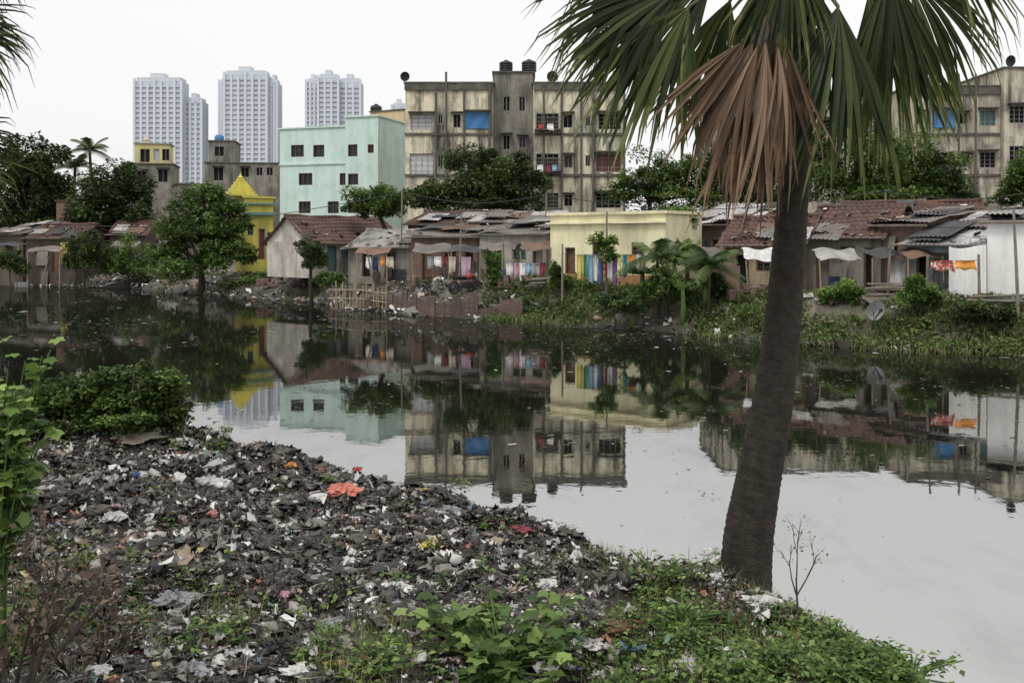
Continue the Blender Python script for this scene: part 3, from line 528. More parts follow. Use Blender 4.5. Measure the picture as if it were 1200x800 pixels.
for a in [('drum','dark drum by the door of the tiled cottage',395,51),('bricks','brick stack right of the bamboo fence',448,44.6),('planks','timber pile left of the two bicycles',458,45.5),('sack','pale sack between the bicycles',493,43.4),('panel','sheet leaning on the wall between brick dwelling and pale shack',561,45.2),('bricks','brick stack before the pale shack',606,41.5),('planks','timber pile at the left corner of the yellow house',640,40.5),('drum','dark drum at the right end of the colourful washing',760,37.4,.9),('panel','sheet leaning against the low dim shack',850,36.8),('bricks','brick stack left of the palm trunk',880,34.2),('drum','dark drum by the grey tiled house right of the palm',978,35.2,.9),('planks','timber pile under the brick room',1046,33),('panel','sheet leaning on the brick room door side',1058,33.6),('planks','timber pile on the bank before the whitewashed shack',1172,29.0),('panel','sheet leaning at the far left mud hut',24,68),('planks','timber pile on the left bank below the tiled hut',60,67,1.4),('bricks','brick stack on the bank below the shrine',318,55),('planks','timber pile on the slope below the shrine',285,57.5,1.3),('drum','dark drum by the wide opening of the pale shack',592,43.2,.9),('sack','pale sack at the door of the brick dwelling',514,45.4,1.1)]: clutter(*a)
pos=[]
for (f,y0,z0,y1,z1,nd) in ROOFS:
    for i in range(nd):
        t=U(.05,.9); lx=U(0,f.W); ly=y0+(y1-y0)*t; lz=z0+(z1-z0)*t+.10
        pos.append((f.X0+lx*math.cos(f.r)-ly*math.sin(f.r),f.Y0+lx*math.sin(f.r)+ly*math.cos(f.r),f.zb+lz))
n=len(pos); o=scatter('roof_debris',crumple(n,.4),CRF,np.array(pos),rots(n,.15),np.stack([rng.uniform(.1,.5,n),rng.uniform(.1,.3,n),rng.uniform(.1,.2,n)],1),rng.uniform(0,.95,n)**1.6,MT['scrap']); tag(o,'plastic sheets and scraps weighing down the shanty roofs','debris',kind='stuff')
pts=[P(455,0,43.6),P(500,0,40.9),P(560,0,39.8),P(612,0,38.9)]
k=MB(); rw=thing('retaining_wall','low crumbling brick retaining wall along the far waterline','wall',(pts[0][0],pts[0][1],0))
for a,b in zip(pts[:-1],pts[1:]):
    L=math.hypot(b[0]-a[0],b[1]-a[1]); nseg=int(L/.4)
    for i in range(nseg):
        t=i/nseg; t2=(i+1)/nseg; h=.8+U(-.45,.2)
        ax,ay=a[0]+(b[0]-a[0])*t-pts[0][0],a[1]+(b[1]-a[1])*t-pts[0][1]; bx,by=a[0]+(b[0]-a[0])*t2-pts[0][0],a[1]+(b[1]-a[1])*t2-pts[0][1]
        j=U(0,.12); k.add([(ax,ay-j,-.3),(bx,by-j,-.3),(bx,by+.4,-.3),(ax,ay+.4,-.3),(ax,ay-j,h),(bx,by-j,h+U(-.1,.1)),(bx,by+.4,h),(ax,ay+.4,h)],[(0,1,5,4),(4,5,6,7),(2,3,7,6),(1,2,6,5),(3,0,4,7)])
k.build('masonry',MT['brick_dark'],rw)
fn_=thing('bamboo_fence','broken bamboo fence on the far bank below the tiled cottage','fence',(P(388,0,47)[0],46.5,0))
for i in range(26):
    t=i/25; px=388+66*t; Y=46.2-2.6*t; x=(px-600)/F*Y-fn_.location.x; h=1.0+U(-.35,.3)
    MB().tube([(x,Y-46.5,-.3),(x+U(-.12,.12),Y-46.5+U(-.1,.1),h)],.03,5).build('post',MT['bamboo'],fn_)
for h in (.45,.85): MB().tube([(0,-.35,h),((421-600)/F*44.9-fn_.location.x,-1.65,h+.05),((454-600)/F*43.6-fn_.location.x,-2.95,h-.05)],.03,5).build('rail',MT['bamboo'],fn_)
for lab,px,t,Y,lean in [('tall bamboo pole before the brick dwelling, holding up the washing line',538,252,43,0.1),('bamboo pole at the left end of the pale shack washing',591,284,42,-.05),('bamboo pole at the right end of the pale shack washing',644,290,41,.05),('thin bamboo pole left of the colourful washing',659,286,38.7,0),('dark wooden post standing in front of the yellow house',711,248,38,0),('thin bamboo pole right of the colourful washing',754,290,36.4,0),('short bamboo pole left of the red and orange washing',1086,298,30.2,.03),('bamboo pole right of the red and orange washing',1148,298,29.4,-.03),('leaning pole near the right edge of the far bank',1194,246,28.2,-.15),('bamboo pole by the rubbish slope under the brick room',1040,285,33,.1),('slanting bamboo pole by the left waterside huts',78,262,68,.5),('tall thin electric pole between tiled cottage and brick dwelling',470,222,49,.05),('tall thin electric pole behind the yellow house roof',640,226,47,0),('tall thin electric pole right of the palm trunk',1035,222,38,.1),('slanting bamboo pole under the asbestos shed',440,292,46,-.4),('slanting bamboo pole on the left bank below the tiled hut',45,300,66.5,.7),('stick standing in the far shallows below the bamboo fence',420,345,45,.2),('crooked bamboo pole between the bananas and the low dim shack',842,272,35.6,.15),('mast pole above the tiled roof right of the palm',985,232,40,0)]:
    x,y,z=P(px,t,Y); b=zg(x,Y); o=MB().tube([(0,0,-.2),(lean*.5,0,(z-b)*.5),(lean,0,z-b)],[.05,.045,.035],7).build('wooden_pole',MT['wood_grey'],None,(x,Y,b)); tag(o,lab,'pole')
def line(label,a,b,sag=.12,name='washing_line',cat='washing line',r=.008):
    A=Vector(P(*a)); B=Vector(P(*b)); pts=[A+(B-A)*(i/12)-Vector((0,0,sag*math.sin(math.pi*i/12)))-A for i in range(13)]
    o=MB().tube(pts,r,4).build(name,MT['metal_dark'],None,A); tag(o,label,cat)
line('electric wire sagging above the brick dwelling to the yellow house pole',(471,224,49),(640,228,47),.5,'electric_wire','wire',.02); line('electric wire from the yellow house pole toward the palm',(640,228,47),(1037,224,38),.7,'electric_wire','wire',.018); line('electric wire from the pole right of the palm to the right edge',(1037,224,38),(1260,215,32),.4,'electric_wire','wire',.016); line('electric wire from the left huts to the tiled cottage pole',(60,262,72),(471,226,49),.8,'electric_wire','wire',.02)
def garment(label,px,pt,wp,hp,Y,col,cat='cloth',name='hanging_cloth'):
    x,y,z=P(px,pt,Y); w=wp/F*Y; h=hp/F*Y; a=U(0,6)
    o=MB().grid(lambda u,v:((u-.5)*w*(1-.2*v*math.sin(a)),.05*math.sin(u*8+a)*(.3+v)+.03*math.sin(v*6),-h*v*(1+.12*math.sin(u*3+a))-.04*v*math.sin(u*9+a)),8,8).build(name,MT['cloth_'+col],None,(x,Y,z),True); tag(o,label,cat)
line('washing line strung in front of the yellow house',(659,297,38.7),(754,297,36.4))
ordn=['first','second','third','fourth','fifth','sixth','seventh','eighth','ninth','tenth','eleventh','twelfth']
seq=[('yellow',679.5,7,26),('green',686,5,30),('sky blue',692,6,31),('white',698,5,28),('blue',703.5,5,31),('red print',709,5,26),('white',714.5,5,30),('purple',720.5,6,31),('yellow print',726.5,6,24),('teal',732.5,6,29),('orange',740,9,17),('white',748.5,7,15)]
for i,(c,px,w,h) in enumerate(seq): garment(f'{c} cloth on the line before the yellow house, {ordn[i]} from left',px,298+(1 if 2<i<8 else 0),w,h,38.7-2.3*(px-659)/95,c)
line('washing line in front of the pale plastered shack',(591,307,42),(644,308,41))
seq=[('white',597,8,14),('pink',605,6,17),('white',612,7,20),('sky blue',620,7,12),('grey',628,8,16),('maroon',636,7,14)]
for i,(c,px,w,h) in enumerate(seq): garment(f'{c} cloth drying before the pale shack, {ordn[i]} from left',px,308,w,h,41.95-.019*(px-591),c)
line('washing line between brick dwelling and tall bamboo pole',(497,300,45),(538,300,43))
for i,(c,px,w,h) in enumerate([('grey',504,7,13),('white',513,8,11),('maroon',521,6,12),('cream',530,8,20)]): garment(f'{c} cloth drying before the brick dwelling, {ordn[i]} from left',px,300.5,w,h,44.6-.048*(px-504),c)
garment('mauve pink shirt hung by the tall bamboo pole',546,301,12,22,42.9,'mauve','shirt','hanging_shirt')
line('washing line before the asbestos shed and tiled cottage',(424,300,47),(468,301,45.6))
for i,(c,px,w,h) in enumerate([('white',432,6,13),('navy',440,6,15),('orange',448,5,10),('cream',457,8,13)]): garment(f'{c} cloth drying before the asbestos shed, {ordn[i]} from left',px,301,w,h,46.75-.032*(px-432),c)
line('washing line at the right before the light tin roof',(1086,304,30.2),(1148,304,29.4))
garment('dull red printed cloth hanging left of the orange one at right',1104,305,25,13,29.95,'red print'); garment('orange cloth hanging beside the white tin screen',1131,305,23,12,29.6,'orange')
garment('yellow cloth hung out by the far left huts',75,284,8,18,67,'yellow')
for lab,px,pt,w,h,c in [('red cloth on the upper right balcony of the stained block',634,145,6,7,'red'),('white cloth on the upper right balcony of the stained block',645,145,7,8,'white'),('white cloth on the middle balcony of the stained block',633,193,7,9,'white'),('maroon cloth on the middle balcony of the stained block',642,193,6,9,'maroon'),('sky blue cloth on the middle balcony of the stained block',650,193,6,7,'sky blue')]: garment(lab,px,pt,w,h,73.15,c)
def bicycle(label,px,Y,rz):
    x=(px-600)/F*Y; b=thing('bicycle',label,'bicycle',(x,Y,zg(x,Y)),rz)
    for s in (-.52,.52):
        w=MB().ring((s,0,.34),.33,.02).build('wheel',MT['rubber'],b); k=MB()
        for i in range(4): a=i*math.pi/4; k.tube([(s-.31*math.cos(a),0,.34-.31*math.sin(a)),(s+.31*math.cos(a),0,.34+.31*math.sin(a))],.006,3)
        k.build('spokes',MT['dish_grey'],w)
    MB().tube([(-.52,0,.34),(-.15,0,.82),(.38,0,.8),(-.05,0,.3),(-.52,0,.34)],.022,6).tube([(-.18,0,.92),(-.05,0,.3)],.02,6).tube([(.52,0,.34),(.36,0,.98)],.02,6).build('frame',MT['metal_dark'],b)
    MB().box(-.32,-.06,-.08,.08,.92,.98).build('saddle',MT['rubber'],b); MB().tube([(.3,-.28,1.02),(.36,0,.99),(.3,.28,1.02)],.016,6).build('handlebar',MT['dish_grey'],b)
bicycle('dark bicycle standing left of the other on the far bank',478,43.8,.15); bicycle('dark bicycle nearer to the parked motorbike',507,42.6,-.2)
x=(546-600)/F*41.6; b=thing('motorbike','dark motorbike parked below the mauve shirt','motorbike',(x,41.6,zg(x,41.6)),.6)
for s in (-.58,.58):
    w=MB().ring((s,0,.28),.23,.05).build('wheel',MT['rubber'],b); MB().ring((s,0,.28),.12,.04,n=12).build('rim',MT['metal_dark'],w)
MB().tube([(-.58,0,.28),(-.2,0,.40),(.28,0,.40),(.38,0,.8),(.58,0,.28)],.045,7).box(-.2,.25,-.12,.12,.25,.52).build('frame',MT['metal_dark'],b)
MB().tube([(-.02,0,.70),(.15,0,.76),(.36,0,.74)],[.1,.14,.1],10).build('fuel_tank',MT['paint_red'],b,None,True); MB().tube([(-.7,0,.74),(-.4,0,.70),(0,0,.68)],[.05,.09,.08],8).build('seat',MT['rubber'],b,None,True)
MB().tube([(.32,-.33,1.0),(.4,0,.92),(.32,.33,1.0)],.02,6).build('handlebar',MT['metal_dark'],b); MB().lathe([(0,-.08),(.09,-.05),(.09,.06),(0,.07)],.5,0,10).build('headlight',MT['dish_grey'],b,(0,0,.8))
x=(1024-600)/F*29.9; dish('old grey dish standing on the far grassy bank',1024,29.9,zg(x,29.9),.33,.35,'dish_grey',.62)
# ------------------------------------------------------------------ trees
def crown_pts(blobs,n,sub=.42,k=16):
    tot=sum(b[3]*b[5] for b in blobs); ps=[];ts=[]
    for (cx,cy,cz,rx,ry,rz) in blobs:
        kk=k; m=max(1,int(n*rx*rz/tot/kk))
        for i in range(kk):
            d=rng.normal(0,1,3); d/=np.linalg.norm(d); r=rng.uniform(.35,1.0)
            c=np.array([cx,cy,cz])+d*r*np.array([rx,ry,rz]); t=rng.uniform(0,.6)
            e=rng.normal(0,1,(m,3)); e/=np.linalg.norm(e,axis=1)[:,None]; e*=rng.uniform(.2,1,(m,1))**.5
            ps.append(c+e*sub*np.array([rx,ry,rz])*rng.uniform(.45,1.15)); ts.append(t+rng.uniform(0,.4,m))
    return np.concatenate(ps),np.concatenate(ts)
def tree(label,bpx,Y,blobs,leaf,n,mk,tr=.16,name='broadleaf_tree',cat='tree',sub=.40,k=24):
    n=int(n*3.0); X=(bpx-600)/F*Y; z=zg(X,Y)-.1; root=thing(name,label,cat,(X,Y,z)); B=[]
    for (cx,cy,rx,ry) in blobs:
        x,y,zz=P(cx,cy,Y); s=1/F*Y; B.append((x-X,U(-.35,.35)*rx*s,zz-z,rx*s,rx*s*.85,ry*s))
    zc=min(b[2]-b[5]*.3 for b in B); t=MB(); top=Vector((B[0][0]*.6,B[0][1]*.5,max(.3,zc)))
    t.tube([(0,0,-.2),(top.x*.3+U(-.1,.1),top.y*.3,top.z*.5),tuple(top)],[tr*1.25,tr,tr*.8],9)
    for b in B:
        for q in range(3):
            e=Vector((b[0]+U(-.6,.6)*b[3],b[1]+U(-.6,.6)*b[4],b[2]+U(-.2,.6)*b[5])); md=(top+e)/2+Vector((U(-.2,.2),U(-.2,.2),.1)); t.tube([top,md,e],[tr*.6,tr*.4,tr*.12],5)
    t.build('trunk',MT['bark'],root,None,True)
    ps,ts=crown_pts(B,n,sub,k); m=len(ps); R=rots(m,.7)
    scatter('crown',LEAF,LEAFF,ps,R,rng.uniform(.5,1.25,m)*leaf*.74,np.clip(ts,0,1),MT[mk],root)
tree('dark broad tree at the far left edge',40,80,[(40,190,50,38),(8,215,40,44),(68,225,34,36),(20,255,40,26),(55,258,36,22)],.5,6500,'leaf_dark',.25)
tree('dense dark tree between the left huts and the grey brown house',128,75,[(130,225,46,40),(105,250,36,32),(155,248,30,30)],.42,5500,'leaf_dark',.22)
tree('dark leafy tree shading the far left tiled hut',98,66,[(98,292,20,22),(112,304,16,14),(84,306,12,12)],.28,2600,'leaf_dark',.08)
tree('dark shrub before the far left mud hut',14,66.5,[(8,304,18,14),(26,312,12,10)],.26,1600,'leaf_dark',.05,'bush','shrub')
tree('large bright green tree leaning over the water left of the shrine',236,58,[(232,244,34,28),(268,252,28,24),(204,276,32,26),(256,284,40,32),(214,312,46,18),(280,292,22,20),(190,300,20,14),(246,226,18,12)],.3,9000,'leaf_mid',.2)
tree('bushy shrub on the waterline below the red tiled cottage',150,67,[(150,300,30,24),(135,310,18,14),(170,312,20,14)],.28,2600,'leaf_mid',.08,'waterside_shrub','shrub')
tree('feathery tree above the grey gabled shed',466,53,[(425,236,28,18),(460,230,28,22),(445,243,22,12)],.23,3400,'leaf_mid',.13)
tree('big dark rounded tree in front of the stained apartment block',560,64,[(555,203,54,38),(598,212,44,36),(520,228,36,26),(570,235,65,18),(615,235,28,14)],.34,9000,'leaf_dark',.25)
tree('small round topped tree alone on the far waterfront',366,49,[(364,296,21,16),(372,303,14,12)],.15,2600,'leaf_dark',.09)
tree('low shrub at the foot of the small round tree',392,47.5,[(382,328,16,10),(395,326,10,9)],.16,900,'leaf_mid',.03,'bank_shrub','shrub')
tree('tree filling the gap right of the stained block',762,66,[(762,208,42,32),(735,226,26,18),(795,212,34,32),(830,210,30,34),(800,232,60,14)],.3,6000,'leaf_mid',.18)
tree('wide tree in front of the right hand apartment blocks',1025,60,[(1000,188,54,40),(1055,194,54,44),(1100,212,42,30),(958,186,36,36),(1020,228,70,18),(1125,228,36,18)],.32,11000,'leaf_mid',.24)
tree('dark tree seen behind the palm trunk before the grey block',890,66,[(890,184,48,46),(930,190,38,42),(852,205,36,36),(900,228,60,16)],.32,7000,'leaf_dark',.2)
tree('tree cut off by the right edge before the cream block',1198,54,[(1200,210,28,30),(1182,226,20,14)],.3,2400,'leaf_mid',.15)
tree('pale green creeper hanging over the yellow house roof',795,40.5,[(785,250,22,8),(805,256,16,12),(770,260,10,8)],.15,1500,'leaf_light',.05,'creeper','plant')
tree('pale green sapling in front of the pale shack',577,41.5,[(577,305,11,14),(580,322,10,10)],.15,900,'leaf_light',.03,'young_tree','tree')
tree('leafy bush against the yellow house behind the washing',706,37.2,[(706,282,16,12),(714,296,11,10)],.15,900,'leaf_light',.04,'bush','shrub')
tree('leafy bush at the left corner of the yellow house',655,39.2,[(652,322,12,14),(662,330,10,8)],.15,900,'leaf_mid',.03,'bush','shrub')
tree('dense bush filling the foot of the banana clump',785,34.8,[(775,330,22,18),(800,336,20,16),(762,340,16,12)],.15,2200,'leaf_mid',.04,'bush','shrub')
tree('dark bush at the right of the banana clump',838,34.6,[(836,332,18,18),(850,342,14,12)],.15,1500,'leaf_dark',.04,'bush','shrub')
tree('bright leafy bush left of the red washing on the right bank',1076,29.8,[(1075,338,20,16),(1062,346,14,11),(1092,348,14,11)],.14,1800,'leaf_light',.04,'bank_bush','shrub')
tree('tangled bush mixed with white litter by the rubbish slope',990,32,[(990,342,24,14),(972,348,14,10)],.14,1400,'leaf_light',.04,'bank_bush','shrub')
tree('low shrub on the left bank below the shrine',300,57.5,[(300,328,28,10),(275,332,20,9)],.2,1500,'leaf_light',.05,'bank_shrub','shrub')
tree('dark bush behind the huts between the shrine and the tiled cottage',328,66,[(326,292,14,12),(338,300,12,10)],.22,1000,'leaf_dark',.06,'bush','shrub')
tree('dark low shrub on the slope below the banana clump',720,34.5,[(715,352,24,12),(740,358,20,10)],.15,1500,'leaf_dark',.03,'bank_shrub','shrub')
tree('dark low shrub on the right bank below the whitewashed shack',1150,28.6,[(1140,362,26,10),(1175,366,24,9)],.14,1500,'leaf_dark',.03,'bank_shrub','shrub')
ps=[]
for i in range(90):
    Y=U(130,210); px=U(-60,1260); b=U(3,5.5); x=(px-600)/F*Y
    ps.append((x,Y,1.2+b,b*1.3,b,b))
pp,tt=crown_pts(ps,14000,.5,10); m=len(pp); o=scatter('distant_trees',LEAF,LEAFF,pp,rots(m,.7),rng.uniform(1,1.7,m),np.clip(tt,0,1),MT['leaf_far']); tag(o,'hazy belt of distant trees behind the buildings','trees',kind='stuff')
def feather(Q,T,base,az,el,L,droop,wid,n=26):
    d=np.array([math.cos(az)*math.cos(el),math.sin(az)*math.cos(el),math.sin(el)]); side=np.array([-math.sin(az),math.cos(az),0]); t0=U(0,.5)
    for i in range(1,n):
        s=i/n; c=base+d*L*s+np.array([0,0,-droop*L*s*s]); fw=d+np.array([0,0,-2*droop*s]); fw/=np.linalg.norm(fw)
        l=wid*(math.sin(math.pi*min(1,.15+.85*s))**.6+.15)
        for sg in (-1,1):
            e=c+(side*sg*.8+fw*.5)*l+np.array([0,0,-.45*l]); w=fw*L/n*.42
            Q.append([c-w,c+w,e+w*.15,e-w*.15]); T.append(min(1,t0+U(0,.5)))
def coco(label,px,pt,Y,L,bpx,mk='leaf_dark',name='coconut_palm',cat='palm tree',nf=15,tr=.2):
    x,y,z=P(px,pt,Y); bx=(bpx-600)/F*Y; b=zg(bx,Y); root=thing(name,label,cat,(bx,Y,b)); h=z-b
    MB().tube([(0,0,-.2),((x-bx)*.4,0,h*.5),(x-bx,0,h)],[tr,tr*.75,tr*.55],8).build('trunk',MT['bark'],root)
    for i in range(nf):
        Q=[];T=[]; feather(Q,T,np.array([x-bx,0,h]),i*2.4,U(-.1,1.2),L*U(.85,1.1),U(.35,.7),L*.24); quads('frond',Q,T,MT[mk],root)
coco('tall slender coconut palm left of the grey brown house',105,176,82,2.4,112); coco('coconut palm with low crown beside the left dark tree',88,196,84,2.2,84)
coco('young feathery palm tallest in the clump right of the yellow house',770,300,35.4,1.7,772,'leaf_dark','young_palm','palm',15,.08); coco('young feathery palm at the right of the banana clump',832,310,34.0,1.5,830,'leaf_dark','young_palm','palm',15,.07)
def banana(label,px,pt,Y,nl=8,L=1.6,mk='leaf_mid'):
    x=(px-600)/F*Y; b=zg(x,Y); z=P(px,pt,Y)[2]; h=max(.6,(z-b)*.5); root=thing('banana_plant',label,'plant',(x,Y,b))
    MB().tube([(0,0,-.1),(.03,0,h*.5),(0,0,h)],[.11,.09,.06],8).build('stem',MT['stem_green'],root,None,True)
    for i in range(nl):
        az=i*2.4+U(-.3,.3); el=U(.8,1.5); l=L*U(.7,1.1); dr=U(.35,.8); Q=[];T=[]; d=np.array([math.cos(az)*math.cos(el),math.sin(az)*math.cos(el),math.sin(el)]); sd_=np.array([-math.sin(az),math.cos(az),0]); t0=U(.1,.85); ns=22
        for k in range(3,ns):
            s=k/ns; cf=lambda s_: np.array([0,0,h*.9])+d*l*s_+np.array([0,0,-dr*l*s_*s_]); c0=cf(s); c1=cf(s+.92/ns); w=.135*l*math.sin(math.pi*min(1,(s-.1)/.92))**.55
            for sg in (-1,1):
                dz=np.array([0,0,-U(.35,1.0)*w]); ww=w*U(.75,1.1); sl=(c1-c0)*U(0,.8)
                Q.append([c0,c1,c1+sd_*sg*ww+dz+sl,c0+sd_*sg*ww+dz+sl]); T.append(float(np.clip(t0+U(-.2,.2),0,1)))
        quads('leaf',Q,T,MT[mk],root)
banana('tall banana plant right of the yellow house',780,250,35.6,12,1.9); banana('banana plant with torn leaves left of the low dim shack',826,278,34.4,11,1.7); banana('short banana plant lowest on the bank',800,300,33.9,10,1.4); banana('banana plant close behind the tallest one',752,276,36.2,11,1.6,'leaf_dark'); banana('banana plant in the middle of the clump',805,262,35.4,12,1.8,'leaf_light'); banana('small banana plant at the left foot of the clump',742,318,35.0,9,1.1); banana('banana plant at the back of the clump near the brick shack',790,262,37.2,11,1.8,'leaf_dark')
# ------------------------------------------------------------------ main fan palm
def fan(Q,T,H,A,Nn,R,nseg,spread,droop,tb=.4,tv=.35,wf=1.0,rag=0):
    A=A/np.linalg.norm(A); Nn=Nn-A*A.dot(Nn); Nn/=np.linalg.norm(Nn); B=np.cross(Nn,A); K=8
    for i in range(nseg):
        a=-spread+2*spread*i/(nseg-1)+U(-.03,.03)*(1+rag*2); d=A*math.cos(a)+B*math.sin(a)+Nn*U(-.08,.08)*(1+rag*2); L=R*(.72+.28*math.cos(a))*U(.82-.3*rag,1.06); dr=droop*U(.3,1.7); S_=B*math.cos(a)-A*math.sin(a)
        wm=R*2*spread/nseg*.42*wf*U(.8,1.1); tc=min(1,max(0,tb+U(-tv,tv))); prev=None; sw=U(-.08,.08)*(1+rag); bend=U(.85,1) if random.random()<.8 else U(.55,.8); bd=U(.1,.5)
        for k in range(K+1):
            s=k/K; c=H+d*L*(s-.12*dr*s*s)+np.array([0,0,-dr*L*s**2.3])+S_*sw*s*s*L+Nn*.05*R*math.sin(s*3)
            if s>bend: c=c+np.array([0,0,-bd*L*(s-bend)*1.5])-d*L*(s-bend)*.5
            w=wm*(min(1,s/.48) if s<.48 else max(0,(1-(s-.48)/.52))**.75)+.0018
            fold=Nn*w*.55; cur=(c-S_*w+fold,c-fold*.3,c+S_*w+fold)
            if prev is not None:
                tt=min(1,tc+(.3*s if s>.75 else 0)); Q+=[[prev[0],prev[1],cur[1],cur[0]],[prev[1],prev[2],cur[2],cur[1]]]; T+=[tt,tt*.8]
            prev=cur
def fanpalm(label,bx,by,trunk,crown,Yc,fr,tr0,tbr=(.22,.58)):
    b=zg(bx,by)-.08; root=thing('fan_palm',label,'palm tree',(bx,by,b)); o0=np.array([bx,by,b])
    pts=[np.array(P(px,py,Y))-o0 for px,py,Y in trunk]; pts[0]=np.array([pts[0][0],pts[0][1],-.05]); n=150; PP=[];RR=[]; rs=tr0
    seg=np.linspace(0,len(pts)-1,n*2)
    for q,t in enumerate(seg):
        i=min(int(t),len(pts)-2); u=t-i; p0=pts[max(i-1,0)];p1=pts[i];p2=pts[i+1];p3=pts[min(i+2,len(pts)-1)]
        PP.append(.5*((2*p1)+(-p0+p2)*u+(2*p0-5*p1+4*p2-p3)*u*u+(-p0+3*p1-3*p2+p3)*u**3)); r=rs[i]*(1-u)+rs[i+1]*u; RR.append(r*(1+.012*(1 if q%3==0 else -.5)+U(-.009,.009)))
    k=MB().tube(PP,RR,36); k.v=[(v[0]+U(-.005,.005),v[1]+U(-.005,.005),v[2]+U(-.005,.005)) for v in k.v]; k.build('trunk',MT['bark_palm'],root,None,True)
    cw=np.array(crown)-o0
    for i in range(30):
        a=i*2.4; h=-.8+.025*i; st=cw+np.array([.1*math.cos(a),.1*math.sin(a),h]); MB().tube([st,st+np.array([.10*math.cos(a),.10*math.sin(a),.12]),st+np.array([.17*math.cos(a),.17*math.sin(a),.30])],[.04,.032,.018],5).build('leaf_base',MT['bark'],root)
    for (hx,hy,dY,ang,dc,Rp,sp,dr,kind) in fr:
        H=np.array(P(hx,hy,Yc+dY))-o0; th=math.radians(ang); A=np.array([math.cos(th),dc,-math.sin(th)]); Q=[];T=[]; R=Rp/F*Yc
        if kind=='g': fan(Q,T,H,A,np.array([U(-.25,.25),-1,.55]),R,int(sp*1.0),math.radians(sp),dr,U(*tbr),.33,1.15)
        else: fan(Q,T,H,A,np.array([U(-.5,.5),-1,.3]),R,18,math.radians(sp),dr,.5,.48,1.5,.6)
        o=quads('frond' if kind=='g' else 'dead_frond',Q,T,MT['palm_green' if kind=='g' else 'palm_dead'],root)
        if kind!='g': o['label']='dry brown hanging frond'
        md=(cw+H)/2+np.array([0,0,.12]); MB().tube([cw,md,H,H+A/np.linalg.norm(A)*R*.18],[.03,.022,.016,.006],6).build('petiole',MT['petiole' if kind=='g' else 'bark'],o)
bx,Yp,_z=ground(874,668); Yp=min(Yp,8.6); ks=Yp/7.25
fr=[(805,-16,-.2,160,-.05,198,42,.2,'g'),(808,8,-.35,124,-.1,188,36,.12,'g'),(850,-75,.2,178,.1,215,42,.25,'g'),(838,-30,-.2,142,-.05,185,32,.15,'g'),(856,0,.3,110,.1,165,28,.15,'g'),(820,-50,.1,150,.05,200,36,.2,'g'),
(982,8,-.45,99,-.12,205,30,.08,'g'),(1018,-8,-.2,73,.05,190,30,.12,'g'),(1062,-28,.2,54,.1,172,34,.18,'g'),(1070,-80,-.2,24,-.05,155,40,.22,'g'),(1042,-34,-.2,88,-.05,185,26,.12,'g'),(905,-25,.5,95,.4,150,34,.2,'g'),(925,-60,-.6,98,-.1,125,36,.15,'g'),(955,-15,-.1,86,.1,165,28,.12,'g'),
(930,-160,.3,-90,.2,200,60,.1,'g'),(1000,-160,.5,-60,.3,190,55,.12,'g'),(850,-160,-.3,-120,-.1,190,55,.12,'g'),(820,-120,.8,-160,.5,180,50,.2,'g'),(930,-120,.9,80,2.2,150,50,.3,'g'),(1020,-120,.9,-20,.9,150,50,.2,'g'),
(882,48,-.70,115,-.08,165,19,.08,'d'),(897,46,-.80,101,-.06,212,11,.06,'d'),(872,48,-.60,129,0,140,16,.1,'d'),(911,52,-.75,91,-.05,165,11,.06,'d'),(889,52,-.85,108,-.06,180,12,.06,'d'),(920,46,-.7,80,-.02,130,12,.08,'d'),(905,40,-.4,98,.0,190,16,.08,'d')]
fanpalm('big leaning fan palm in the foreground with drooping green and brown fronds',bx,Yp,[(872,690,Yp),(876,640,Yp),(889,560,Yp),(904,480,Yp),(915,400,Yp),(924,300,Yp),(931,200,Yp),(931,100,Yp),(926,20,Yp),(924,-70,Yp)],P(925,-40,Yp),Yp,fr,[r_*ks for r_ in [.20,.18,.16,.146,.134,.118,.106,.102,.108,.10]])
Yl=8.0; bl=(-150-600)/F*Yl
fr=[(-75,20,-.2,20,-.1,120,55,.3,'g'),(-82,40,-.35,8,-.1,118,40,.3,'g'),(-85,160,-.2,14,-.1,112,36,.15,'g'),(-85,175,-.35,30,-.1,118,36,.15,'g'),(-60,-60,.2,10,0,110,50,.3,'g'),(-220,20,.1,160,0,130,55,.3,'g'),(-150,-60,.5,-90,.3,130,60,.2,'g'),(-150,60,-.7,90,-1.2,130,55,.3,'g'),(-200,-40,.4,-140,.3,130,55,.3,'g'),(-100,-60,-.3,-50,-.2,120,55,.3,'g')]
fanpalm('second palm outside the left edge with only frond tips in view',bl,Yl,[(-150,600,Yl),(-152,400,Yl),(-150,200,Yl),(-148,20,Yl)],P(-148,10,Yl),Yl,fr,[.17,.14,.12,.11],(.08,.2))
# ------------------------------------------------------------------ rubbish
def heap(n,dn0=-.35):
    x=rng.uniform(-8,3.2,n); y=rng.uniform(4,15.6,n); z=zga(x,y); dn,_=dists(x,y); px=600+F*x/y; py=285+F*(CAMZ-z)/y
    lim=735-np.maximum(0,py-660)*.15-np.maximum(0,py-740)*.6
    dens=np.clip((lim-px)/80,0,1)*.9+.08; patch=.45+.55*ss((vn(x,y,.9,7)-.3)*3)
    k=(z>.0)&(dn>dn0)&(rng.uniform(0,1,n)<dens*patch)&(px>-50)&(px<1230)
    x,y,z=x[k],y[k],z[k]; cl=vn(x,y,.8,21)*.45+vn(x,y,2.6,41)*.55
    return x,y,z,len(x),cl
x,y,z,n,cl=heap(340000); s=np.exp(rng.normal(-3.95,.5,n))*np.clip(y/8,.55,1.4); s=np.clip(s,.007,.085)
tn=rng.uniform(0,1,n)**(.95+1.6*(cl-.42))
